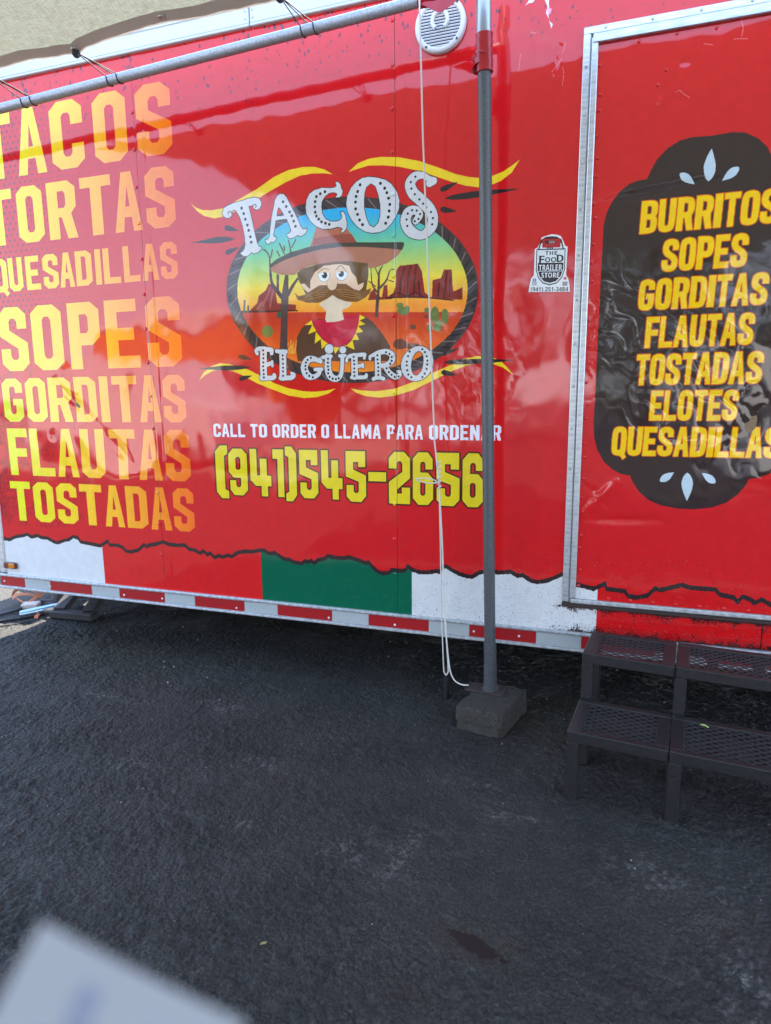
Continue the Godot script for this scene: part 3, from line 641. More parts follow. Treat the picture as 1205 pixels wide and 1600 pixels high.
	poly([[899,2059,891,2061,885,2061,879,2060,874,2058,870,2055,866,2051,863,2047,860,2042,857,2037,855,2032,852,2026,850,2021,850,2021,856,2022,862,2023,868,2024,873,2025,879,2027,883,2029,888,2032,892,2035,895,2040,898,2045,900,2051,899,2059]], LEAF)
	poly([[805,1022,797,1014,792,1005,790,996,788,987,788,978,790,969,792,960,795,952,798,943,802,934,806,925,811,916,811,916,814,925,817,934,820,943,823,952,825,961,826,970,827,979,826,987,824,996,820,1005,815,1014,805,1022]], LEAF)
	poly([[714,986,721,984,727,984,733,985,737,987,741,990,745,993,748,997,751,1001,753,1006,756,1011,758,1017,761,1022,761,1022,755,1021,750,1020,745,1020,740,1019,735,1017,730,1015,726,1013,722,1010,719,1006,716,1001,714,995,714,986]], LEAF)
	poly([[902,987,901,995,899,1001,896,1006,892,1010,888,1013,884,1015,880,1017,875,1019,870,1020,864,1021,859,1021,854,1022,854,1022,856,1017,859,1012,862,1007,865,1002,868,997,872,993,875,990,879,987,884,985,889,984,895,984,902,987]], LEAF)
	run("BURRITOS", 595, 1027, 1980, 1871, "door")
	run("SOPES", 674, 943, 1845, 1736, "door")
	run("GORDITAS", 603, 1015, 1713, 1607, "door")
	run("FLAUTAS", 633, 982, 1582, 1474, "door")
	run("TOSTADAS", 607, 1019, 1451, 1341, "door")
	run("ELOTES", 663, 952, 1320, 1212, "door")
	run("QUESADILLAS", 536, 1097, 1188, 1081, "door")
	specks()

# ------------------------------------------------------------------ meshes
class Shape:
	var v := PackedVector3Array()
	var n := PackedVector3Array()
	var u := PackedVector2Array()
	var i := PackedInt32Array()
	var c := PackedColorArray()

	func face(p: Array, centre: Vector3) -> void:
		var nn: Vector3 = (p[1] - p[0]).cross(p[2] - p[0])
		if nn.length_squared() < 1e-16 and p.size() > 3:
			nn = (p[2] - p[0]).cross(p[3] - p[0])
		nn = nn.normalized()
		var mid := Vector3.ZERO
		for q in p:
			mid += q
		var flip: bool = nn.dot(mid / p.size() - centre) < 0.0
		var at := v.size()
		for q in p:
			v.append(q)
			n.append(-nn if flip else nn)
			u.append(Vector2.ZERO)
		for k in range(1, p.size() - 1):
			if flip:
				i.append_array([at, at + k, at + k + 1])
			else:
				i.append_array([at, at + k + 1, at + k])

	func box(centre: Vector3, size: Vector3, b := Basis.IDENTITY, bevel := 0.0) -> void:
		var h := size * 0.5
		var m := minf(bevel, minf(h.x, minf(h.y, h.z)) * 0.9)
		if m <= 0.0:
			for ax in 3:
				for s in [-1.0, 1.0]:
					var p := []
					for k in [[-1, -1], [1, -1], [1, 1], [-1, 1]]:
						var q := Vector3.ZERO
						q[ax] = s * h[ax]
						q[(ax + 1) % 3] = k[0] * h[(ax + 1) % 3]
						q[(ax + 2) % 3] = k[1] * h[(ax + 2) % 3]
						p.append(centre + b * q)
					face(p, centre)
			return
		var f := func(sx, sy, sz, ax): # the corner's vertex on the face across ax
			var q := Vector3(sx * h.x, sy * h.y, sz * h.z)
			for a in 3:
				if a != ax:
					q[a] -= signf(q[a]) * m
			return centre + b * q
		for ax in 3:
			for s in [-1.0, 1.0]:
				var p := []
				for k in [[-1, -1], [1, -1], [1, 1], [-1, 1]]:
					var g := [0, 0, 0]
					g[ax] = s
					g[(ax + 1) % 3] = k[0]
					g[(ax + 2) % 3] = k[1]
					p.append(f.call(g[0], g[1], g[2], ax))
				face(p, centre)
		for ax in 3:
			for k in [[-1, -1], [1, -1], [1, 1], [-1, 1]]:
				var g := [0, 0, 0]
				g[(ax + 1) % 3] = k[0]
				g[(ax + 2) % 3] = k[1]
				var p := []
				g[ax] = -1
				p.append(f.call(g[0], g[1], g[2], (ax + 1) % 3))
				p.append(f.call(g[0], g[1], g[2], (ax + 2) % 3))
				g[ax] = 1
				p.append(f.call(g[0], g[1], g[2], (ax + 2) % 3))
				p.append(f.call(g[0], g[1], g[2], (ax + 1) % 3))
				face(p, centre)
		for sx in [-1, 1]:
			for sy in [-1, 1]:
				for sz in [-1, 1]:
					face([f.call(sx, sy, sz, 0), f.call(sx, sy, sz, 1), f.call(sx, sy, sz, 2)], centre)

	func bar(a: Vector3, e: Vector3, wide: float, tall: float, up := Vector3.UP, bevel := 0.0) -> void:
		var z := (e - a).normalized()
		var x := up.cross(z).normalized()
		box((a + e) * 0.5, Vector3(wide, tall, a.distance_to(e)), Basis(x, z.cross(x), z), bevel)

	func tube(path: Array, r, sides := 12, caps := true) -> void:
		var at := v.size()
		var m := path.size()
		var side := Vector3.ZERO
		for k in m:
			var t: Vector3 = ((path[mini(k + 1, m - 1)] - path[maxi(k - 1, 0)]) as Vector3).normalized()
			if side == Vector3.ZERO:
				side = t.cross(Vector3.UP if absf(t.y) < 0.9 else Vector3.RIGHT).normalized()
			side = (side - t * side.dot(t)).normalized()
			var other := t.cross(side)
			var rr: float = r[k] if r is Array else r
			for j in sides + 1:
				var d := side * cos(j * TAU / sides) + other * sin(j * TAU / sides)
				v.append(path[k] + d * rr)
				n.append(d)
				u.append(Vector2(float(j) / sides, float(k)))
		for k in m - 1:
			for j in sides:
				var p := at + k * (sides + 1) + j
				var e := p + sides + 1
				i.append_array([p, e, p + 1, p + 1, e, e + 1])
		if caps:
			for k in [0, m - 1]:
				var p := []
				for j in sides:
					p.append(v[at + k * (sides + 1) + j])
				face(p, path[1] if k == 0 else path[m - 2])

	func grid(nx: int, ny: int, f: Callable) -> void:
		# f(a, b) with a, b in 0..1 gives [place, normal, uv]
		var at := v.size()
		for y in ny + 1:
			for x in nx + 1:
				var g: Array = f.call(float(x) / nx, float(y) / ny)
				v.append(g[0])
				n.append(g[1])
				u.append(g[2])
		for y in ny:
			for x in nx:
				var p := at + y * (nx + 1) + x
				i.append_array([p, p + nx + 1, p + 1, p + 1, p + nx + 1, p + nx + 2])

	func plate(outline: PackedVector2Array, z0: float, z1: float, uv = null) -> void:
		var tri := Geometry2D.triangulate_polygon(outline)
		var c2 := Vector2.ZERO
		for p in outline:
			c2 += p
		c2 /= outline.size()
		for z in [z0, z1]:
			var at := v.size()
			for p in outline:
				v.append(Vector3(p.x, p.y, z))
				n.append(Vector3(0, 0, 1 if z > minf(z0, z1) else -1))
				u.append(uv.call(p) if uv != null else Vector2.ZERO)
			for k in tri:
				i.append(at + k)
		for k in outline.size():
			var a := outline[k]
			var e := outline[(k + 1) % outline.size()]
			face([Vector3(a.x, a.y, z0), Vector3(e.x, e.y, z0), Vector3(e.x, e.y, z1), Vector3(a.x, a.y, z1)], Vector3(c2.x, c2.y, (z0 + z1) / 2))

	func mesh() -> ArrayMesh:
		for k in range(0, i.size(), 3): # every face runs clockwise about its normals
			var p := v[i[k]]
			if (v[i[k + 1]] - p).cross(v[i[k + 2]] - p).dot(n[i[k]] + n[i[k + 1]] + n[i[k + 2]]) > 0.0:
				var q := i[k + 1]
				i[k + 1] = i[k + 2]
				i[k + 2] = q
		var a := []
		a.resize(Mesh.ARRAY_MAX)
		a[Mesh.ARRAY_VERTEX] = v
		a[Mesh.ARRAY_NORMAL] = n
		a[Mesh.ARRAY_TEX_UV] = u
		a[Mesh.ARRAY_INDEX] = i
		if c.size():
			a[Mesh.ARRAY_COLOR] = c
		var m := ArrayMesh.new()
		m.add_surface_from_arrays(Mesh.PRIMITIVE_TRIANGLES, a)
		return m

func numbered(called: String) -> String:
	used[called] = used.get(called, -1) + 1
	return called if used[called] == 0 else "%s_%03d" % [called, used[called]]

func put(called: String, what, m: Material, parent: Node = self) -> MeshInstance3D:
	var o := MeshInstance3D.new()
	o.name = numbered(called) if parent == self else called
	o.mesh = what.mesh() if what is Shape else what
	o.material_override = m
	parent.add_child(o, true)
	return o

func node(called: String, parent: Node = self, at := Vector3.ZERO) -> Node3D:
	var o := Node3D.new()
	o.name = numbered(called) if parent == self else called
	o.position = at
	parent.add_child(o, true)
	return o

func tag(o: Node, label: String, category := "", group := "", kind := "") -> Node:
	o.set_meta("label", label)
	if category:
		o.set_meta("category", category)
	if group:
		o.set_meta("group", group)
	if kind:
		o.set_meta("kind", kind)
	return o

func mat(called: String, c: Color, rough := 0.6, metal := 0.0, spec := 0.5) -> StandardMaterial3D:
	if mats.has(called):
		return mats[called]
	var m := StandardMaterial3D.new()
	m.resource_name = called
	m.albedo_color = c
	m.roughness = rough
	m.metallic = metal
	m.metallic_specular = spec
	mats[called] = m
	return m

func grain(m: StandardMaterial3D, scale: float, freq: float, lo: Color, hi: Color, bump := 0.0, seed_ := 1, kind := FastNoiseLite.TYPE_SIMPLEX_SMOOTH, stretch := Vector3.ONE) -> StandardMaterial3D:
	# world-space tint between two colours and, with bump, relief of that many centimetres
	var fn := FastNoiseLite.new()
	fn.noise_type = kind
	fn.frequency = freq
	fn.seed = seed_
	fn.fractal_octaves = 4
	var t := NoiseTexture2D.new()
	t.width = 512
	t.height = 512
	t.seamless = true
	t.noise = fn
	var ramp := Gradient.new()
	ramp.set_color(0, lo)
	ramp.set_color(1, hi)
	t.color_ramp = ramp
	m.albedo_texture = t
	m.uv1_triplanar = true
	m.uv1_world_triplanar = true
	m.uv1_scale = Vector3.ONE * scale * stretch
	if bump > 0.0:
		var h := NoiseTexture2D.new()
		h.width = 512
		h.height = 512
		h.seamless = true
		h.noise = fn
		m.heightmap_enabled = true
		m.heightmap_texture = h
		m.heightmap_scale = bump
	return m

# ------------------------------------------------------------------ the trailer's skin
func crease(x: float, y: float, a: Vector2, e: Vector2, wide: float, deep: float) -> float:
	var p := Vector2(x, y)
	var t := clampf((p - a).dot(e - a) / (e - a).length_squared(), 0.0, 1.0)
	var d := p.distance_to(a.lerp(e, t))
	return -deep * exp(-d * d / (wide * wide)) * (0.25 + 0.75 * sin(PI * clampf(t, 0.05, 0.95)))

func bump(x: float, y: float, cx: float, cy: float, rx: float, ry: float, deep: float) -> float:
	var d := (x - cx) * (x - cx) / (rx * rx) + (y - cy) * (y - cy) / (ry * ry)
	return deep * exp(-d) if d < 9.0 else 0.0

func skin(x: float, y: float) -> float:
	# how far the thin sheet stands off its plane: long waves between the studs, dents, pulls along the seams
	var h := 0.0011 * wave.get_noise_2d(x * 150.0, y * 55.0) + 0.0007 * wave.get_noise_2d(x * 420.0 + 900.0, y * 300.0)
	h += 0.00035 * sin(x * TAU / 0.406) 
	for s in [SEAM_A, SEAM_B]:
		var d: float = x - s
		if absf(d) < 0.12:
			h += 0.0009 * exp(-d * d / 0.0012)
		if d > 0.0 and d < 0.045:
			h += 0.0005
	if x < -1.2:
		h += bump(x, y, -2.02, 1.27, 0.10, 0.08, -0.005) + bump(x, y, -1.78, 1.10, 0.09, 0.12, -0.004) + bump(x, y, -2.10, 1.45, 0.06, 0.05, 0.003)
		h += crease(x, y, Vector2(-2.12, 1.38), Vector2(-1.88, 1.18), 0.022, 0.0022) + crease(x, y, Vector2(-1.86, 1.15), Vector2(-1.68, 0.98), 0.024, 0.0022)
		h += bump(x, y, -2.18, 1.13, 0.018, 0.02, -0.003) + bump(x, y, -1.7, 0.92, 0.14, 0.10, 0.004)
	elif x < 0.4:
		h += bump(x, y, -0.02, 1.40, 0.07, 0.13, -0.005) + bump(x, y, -0.16, 1.56, 0.05, 0.04, -0.003) + bump(x, y, 0.16, 1.60, 0.10, 0.14, -0.004)
		var m := bump(x, y, 0.02, 1.42, 0.12, 0.16, 1.0) + bump(x, y, 0.26, 2.56, 0.12, 0.08, 0.6)
		if m > 0.02:
			h -= 0.0016 * m * pow(1.0 - absf(wave.get_noise_2d(x * 560.0, y * 380.0 + 70.0)), 4.0)
		h += bump(x, y, -0.56, 1.28, 0.06, 0.12, 0.002) + bump(x, y, -0.25, 1.50, 0.06, 0.05, -0.003)
		h += crease(x, y, Vector2(0.10, 2.62), Vector2(0.34, 2.50), 0.02, 0.002) + crease(x, y, Vector2(0.005, 2.46), Vector2(0.002, 2.34), 0.005, 0.0015) + crease(x, y, Vector2(0.30, 2.53), Vector2(0.27, 2.42), 0.005, 0.0015)
	return h

func door_skin(x: float, y: float) -> float:
	var h := 0.0009 * wave.get_noise_2d(x * 160.0 + 300.0, y * 70.0) + 0.0006 * wave.get_noise_2d(x * 500.0, y * 400.0)
	h += crease(x, y, Vector2(0.445, 1.985), Vector2(0.87, 2.03), 0.020, 0.0045)
	h += crease(x, y, Vector2(0.43, 1.72), Vector2(0.64, 1.62), 0.025, 0.003) + crease(x, y, Vector2(0.62, 1.63), Vector2(0.98, 1.42), 0.035, 0.0035)
	h += crease(x, y, Vector2(0.74, 1.74), Vector2(1.06, 1.38), 0.06, -0.0035) + crease(x, y, Vector2(0.88, 1.04), Vector2(1.08, 1.30), 0.04, 0.003)
	h += bump(x, y, 0.50, 1.55, 0.06, 0.09, -0.0035) + bump(x, y, 0.86, 1.78, 0.10, 0.06, 0.004) + bump(x, y, 1.0, 1.2, 0.10, 0.12, -0.003)
	h += crease(x, y, Vector2(0.45, 0.86), Vector2(0.56, 0.98), 0.018, -0.004) + crease(x, y, Vector2(0.46, 0.83), Vector2(0.72, 0.84), 0.014, 0.003)
	var m := bump(x, y, 0.86, 1.35, 0.22, 0.28, 1.0) + bump(x, y, 0.50, 1.58, 0.09, 0.14, 1.0) + 0.6 * bump(x, y, 0.48, 0.9, 0.05, 0.1, 1.0)
	if m > 0.02:
		h -= 0.0024 * m * pow(1.0 - absf(wave.get_noise_2d(x * 520.0 + y * 260.0, y * 420.0 - x * 160.0)), 5.0)
	h += bump(x, y, 0.71, 2.41, 0.02, 0.012, -0.003) + bump(x, y, 0.635, 2.30, 0.012, 0.012, 0.003)
	return h

func sheet(k: Dictionary, x0: float, x1: float, y0: float, y1: float, z: float, cell: float, f: Callable, rough := 0.06) -> Array:
	var s := Shape.new()
	var nx := maxi(2, int((x1 - x0) / cell))
	var ny := maxi(2, int((y1 - y0) / cell))
	var at := func(a: float, b: float) -> Array:
		var x := lerpf(x0, x1, a)
		var y := lerpf(y0, y1, b)
		var e := 0.003
		var dx: float = (f.call(x + e, y) - f.call(x - e, y)) / (2.0 * e)
		var dy: float = (f.call(x, y + e) - f.call(x, y - e)) / (2.0 * e)
		return [Vector3(x, y, z + f.call(x, y)), Vector3(-dx, -dy, 1.0).normalized(), Vector2((x * 1000.0 - k.x0) / (k.x1 - k.x0), (k.y1 - y * 1000.0) / (k.y1 - k.y0))]
	s.grid(nx, ny, at)
	var m := StandardMaterial3D.new()
	m.resource_name = "printed_vinyl"
	m.albedo_texture = ImageTexture.create_from_image(k.im)
	m.texture_repeat = false
	m.roughness = rough
	m.metallic_specular = 0.55
	return [s, m]

func screw_mesh(r: float, tall: float) -> ArrayMesh:
	var s := Shape.new()
	var prof := [[0.0, 1.0], [0.55, 0.88], [0.88, 0.5], [1.0, 0.0]]
	for k in prof.size() - 1:
		for j in 8:
			var a := j * TAU / 8
			var b := (j + 1) * TAU / 8
			var p := []
			for q in [[k, a], [k, b], [k + 1, b], [k + 1, a]]:
				p.append(Vector3(cos(q[1]) * r * prof[q[0]][0], sin(q[1]) * r * prof[q[0]][0], tall * prof[q[0]][1]))
			s.face(p, Vector3(0, 0, -r))
	return s.mesh()

func build_trailer() -> void:
	var t := node("food_trailer", self, Vector3.ZERO)
	tag(t, "red wrapped food trailer covered in yellow menu lettering and a round logo", "food trailer")
	var alu := grain(mat("aluminium", Color(1, 1, 1), 0.34, 0.75), 1.3, 0.02, Color8(178, 182, 188), Color8(222, 226, 230), 0.0, 4, FastNoiseLite.TYPE_SIMPLEX_SMOOTH, Vector3(1, 6, 1))
	var dull := grain(mat("dull_aluminium", Color(1, 1, 1), 0.5, 0.55), 2.3, 0.03, Color8(146, 150, 154), Color8(206, 210, 212), 0.0, 9)
	var plain := mat("white_metal", Color8(214, 216, 218), 0.4, 0.1)
	var dark := grain(mat("bare_plywood", Color(1, 1, 1), 0.85), 1.5, 0.03, Color8(112, 92, 70), Color8(146, 122, 94), 0.0, 23, FastNoiseLite.TYPE_SIMPLEX_SMOOTH, Vector3(1, 7, 1))
	var chassis := mat("grey_chassis_paint", Color8(66, 66, 68), 0.6)
	var kp1 := canvas(-2592, SEAM_A * 1000 - 1, 366, 2800, 0.8, RED)
	var kp2 := canvas(SEAM_A * 1000 + 1, SEAM_B * 1000 - 1, 366, 2800, 0.8, RED)
	var kp3 := canvas(SEAM_B * 1000 + 1, 377, 366, 2800, 0.8, RED)
	var kd := canvas(428, 1192, 506, 2512, 0.9, RED)
	var ksill := canvas(377, 1760, 366, 470, 0.9, RED)
	var khead := canvas(377, 1760, 2571, 2800, 0.6, RED)
	print_wall()
	for k in [kp1, kp2, kp3, kd, ksill, khead]:
		weather(k, 0.03)
	var parts := [[kp1, -2.592, SEAM_A - 0.001, 0.366, 2.8, "wall_panel", "front wall panel with the big yellow menu words"], [kp2, SEAM_A + 0.001, SEAM_B - 0.001, 0.366, 2.8, "wall_panel", "wall panel with most of the oval logo and the phone number"], [kp3, SEAM_B + 0.001, 0.377, 0.366, 2.8, "wall_panel", "wall panel behind the grey pole"], [ksill, 0.377, 1.76, 0.366, 0.469, "sill_panel", "red panel under the door, edges black with grime"], [khead, 0.377, 1.76, 2.572, 2.8, "header_panel", ""]]
	for p in parts:
		var g := sheet(p[0], p[1], p[2], p[3], p[4], 0.0, 0.011, skin)
		var o := put(p[5], g[0], g[1], t)
		if p[6]:
			o.set_meta("label", p[6])
	# what closes the body behind the skin
	var s := Shape.new()
	s.box(Vector3(-0.45, 1.58, -0.022), Vector3(4.38, 2.6, 0.03))
	put("wall_core", s, dark, t)
	s = Shape.new()
	s.box(Vector3(2.58, 1.585, -0.02), Vector3(1.64, 2.43, 0.03))
	put("side_wall", s, mat("plain_red", RED, 0.2), t)
	s = Shape.new()
	s.box(Vector3(0.38, 2.9, -1.2), Vector3(6.04, 0.03, 2.42), Basis.IDENTITY, 0.01)
	put("roof", s, plain, t)
	s = Shape.new()
	s.box(Vector3(0.38, 0.32, -1.22), Vector3(5.98, 0.05, 2.36))
	put("floor", s, dark, t)
	s = Shape.new()
	s.box(Vector3(-2.625, 1.6, -1.22), Vector3(0.03, 2.56, 2.35))
	put("front_wall", s, plain, t)
	s = Shape.new()
	s.box(Vector3(0.38, 1.6, -2.4), Vector3(6.0, 2.56, 0.03))
	put("far_wall", s, plain, t)
	for x in [-2.2, -1.6, -1.0, -0.4, 0.2, 0.8, 1.4]:
		s = Shape.new()
		s.box(Vector3(x, 0.297, -1.25), Vector3(0.05, 0.03, 2.2))
		put("cross_member", s, chassis, t)
	# corner post, roof rail in two lengths, base rail with its striped tape
	s = Shape.new()
	s.box(Vector3(-2.617, 1.62, -0.02), Vector3(0.05, 2.5, 0.054), Basis.IDENTITY, 0.006)
	put("corner_post", s, alu, t)
	var rail := node("roof_rail", t)
	for q in [[-2.64, -0.941], [-0.937, 3.4]]:
		s = Shape.new()
		s.box(Vector3((q[0] + q[1]) / 2, 2.842, -0.008), Vector3(q[1] - q[0], 0.07, 0.05), Basis.IDENTITY, 0.005)
		s.box(Vector3((q[0] + q[1]) / 2, 2.804, 0.0), Vector3(q[1] - q[0], 0.012, 0.036), Basis.IDENTITY, 0.003)
		s.box(Vector3((q[0] + q[1]) / 2, 2.872, 0.006), Vector3(q[1] - q[0], 0.01, 0.03), Basis.IDENTITY, 0.003)
		put("rail_length", s, mat("painted_roof_rail", Color8(182, 190, 196), 0.42, 0.2), rail)
	var steel_dot := screw_mesh(0.0055, 0.003)
	for q in [[-0.955, 2.828], [-0.955, 2.856], [-0.922, 2.828], [-0.922, 2.856]]:
		put("screw", steel_dot, dull, rail).position = Vector3(q[0], q[1], 0.017)
	var base := node("base_rail", t)
	s = Shape.new()
	s.box(Vector3(0.38, 0.359, 0.0), Vector3(6.04, 0.014, 0.03), Basis.IDENTITY, 0.004)
	s.box(Vector3(0.38, 0.322, -0.008), Vector3(6.04, 0.06, 0.026))
	s.box(Vector3(0.38, 0.291, 0.0), Vector3(6.04, 0.012, 0.034), Basis.IDENTITY, 0.003)
	put("rail_extrusion", s, dull, base)
	var red_tape := grain(mat("red_reflective_tape", Color(1, 1, 1), 0.32), 9.0, 0.06, Color8(140, 18, 24), Color8(172, 26, 32), 0.02, 31)
	var white_tape := grain(mat("white_reflective_tape", Color(1, 1, 1), 0.35), 12.0, 0.08, Color8(140, 148, 150), Color8(188, 196, 198), 0.03, 32, FastNoiseLite.TYPE_CELLULAR)
	var x := -2.7432
	var red := true
	while x < 1.6:
		var e := x + (0.2794 if red else 0.1778)
		s = Shape.new()
		var a := maxf(x, -2.638)
		if e > a + 0.01:
			s.box(Vector3((a + e) / 2, 0.3245, 0.0058), Vector3(e - a - 0.0015, 0.0505, 0.0016))
			put("reflective_tape", s, red_tape if red else white_tape, base)
		x = e
		red = not red
	for q in [-2.612, -2.287, -1.80, -1.565, -1.137, -0.652, -0.333, 0.02, 0.21]:
		put("screw", steel_dot, plain, base).position = Vector3(q, 0.318 + 0.006 * sin(q * 40.0), 0.0066)
	# screws down the two seams, under the vinyl
	var dome := screw_mesh(0.0085, 0.0042)
	var red_dome := mat("vinyl_over_screw", RED, 0.1)
	var green_dome := mat("green_vinyl_over_screw", GREEN, 0.1)
	for q in [SEAM_A, SEAM_B]:
		for j in 15:
			var y := 0.545 + j * 0.1555
			var px: float = q - 0.011 + 0.002 * sin(j * 5.0)
			var on: Color = canvas_color(px * 1000.0, y * 1000.0)
			var o := put("screw", dome, red_dome if on.g < 0.3 and on.r > 0.4 else mat("vinyl_over_screw_%02d" % [int(on.r8 / 24) * 100 + int(on.g8 / 24)], on, 0.1), t)
			o.position = Vector3(px, y, skin(px, y))
	# front marker lamp
	var ml := node("marker_light", t, Vector3(-2.552, 0.417, 0.004))
	s = Shape.new()
	s.box(Vector3(0, 0, 0.006), Vector3(0.086, 0.034, 0.018), Basis.IDENTITY, 0.004)
	put("housing", s, mat("dark_amber", Color8(94, 48, 22), 0.35), ml)
	s = Shape.new()
	s.box(Vector3(0.018, 0, 0.016), Vector3(0.042, 0.026, 0.010), Basis.IDENTITY, 0.004)
	put("lens", s, mat("amber_lens", Color8(196, 112, 22), 0.18), ml)
	build_door(t, kd, alu, dull, dark, steel_dot)
	build_sticker(t)
	build_undercarriage(t, dull)

func canvas_color(x: float, y: float) -> Color:
	for k in canvases:
		if x > k.x0 and x < k.x1 and y > k.y0 and y < k.y1:
			var im: Image = k.im
			return im.get_pixel(clampi(int((x - k.x0) * k.s), 0, im.get_width() - 1), clampi(int((k.y1 - y) * k.s), 0, im.get_height() - 1))
	return RED

func build_door(t: Node3D, kd: Dictionary, alu: Material, dull: Material, dark: Material, steel_dot: Mesh) -> void:
	var d := node("door", t)
	d.set_meta("label", "red side door with a dark menu board print and dented skin")
	var g := sheet(kd, 0.4285, 1.1915, 0.507, 2.511, 0.006, 0.008, door_skin)
	put("door_panel", g[0], g[1], d)
	var s := Shape.new()
	s.box(Vector3(0.81, 1.51, -0.008), Vector3(0.768, 2.01, 0.016))
	put("door_core", s, dark, d)
	var black := grain(mat("grimy_rubber", Color(1, 1, 1), 0.7), 6.0, 0.05, Color8(22, 18, 18), Color8(74, 56, 52), 0.05, 21)
	for q in [[0.377, 0.402, 0.009, "frame_flange"], [0.4065, 0.428, 0.018, "frame_edge"], [1.192, 1.2135, 0.018, "frame_edge"], [1.218, 1.243, 0.009, "frame_flange"]]:
		s = Shape.new()
		s.box(Vector3((q[0] + q[1]) / 2, 1.52, q[2] / 2 - 0.003), Vector3(q[1] - q[0], 2.06 if q[3] == "frame_flange" else 2.02, q[2] + 0.006), Basis.IDENTITY, 0.0025)
		put(q[3], s, alu, d)
	for q in [[2.546, 2.571, 0.009, 0.866, "frame_flange"], [2.512, 2.5415, 0.02, 0.8, "frame_edge"]]:
		s = Shape.new()
		s.box(Vector3(0.81, (q[0] + q[1]) / 2, q[2] / 2 - 0.003), Vector3(q[3], q[1] - q[0], q[2] + 0.008), Basis.IDENTITY, 0.0025)
		put(q[4], s, alu, d)
	s = Shape.new()
	s.box(Vector3(0.81, 1.52, -0.004), Vector3(0.85, 2.07, 0.003))
	put("frame_gap", s, dull, d)
	s = Shape.new()
	s.box(Vector3(0.81, 0.4785, 0.004), Vector3(0.868, 0.018, 0.02), Basis.IDENTITY, 0.004)
	put("bottom_gasket", s, black, d)
	s = Shape.new()
	s.box(Vector3(0.81, 0.497, 0.007), Vector3(0.80, 0.018, 0.024), Basis.IDENTITY, 0.004)
	put("bottom_edge", s, dull, d)
	for j in 13:
		var y := 0.55 + j * 0.158
		put("screw", steel_dot, dull, d).position = Vector3(0.389, y, 0.0095)
	for j in 5:
		put("screw", steel_dot, dull, d).position = Vector3(0.45 + j * 0.15, 2.5585, 0.0098)
	var dome := screw_mesh(0.0065, 0.004)
	var red_dome := mat("vinyl_over_screw", RED, 0.1)
	var white_dome := mat("white_vinyl_over_screw", WHITE, 0.1)
	for j in 27:
		var y := 0.56 + j * 0.072 + 0.012 * sin(j * 3.7)
		var px := 0.438 + 0.004 * sin(j * 2.1)
		put("rivet", dome, white_dome if canvas_color(px * 1000.0, y * 1000.0).g > 0.4 else red_dome, d).position = Vector3(px, y, 0.006 + door_skin(px, y))
	for j in 9:
		put("rivet", dome, red_dome if j else white_dome, d).position = Vector3(0.47 + j * 0.082, 0.517, 0.006)
	for q in [[0.56, 2.498], [0.68, 2.502], [0.80, 2.498], [0.652, 2.395], [0.628, 2.352]]:
		put("rivet", dome, red_dome, d).position = Vector3(q[0], q[1], 0.006 + door_skin(q[0], q[1]))

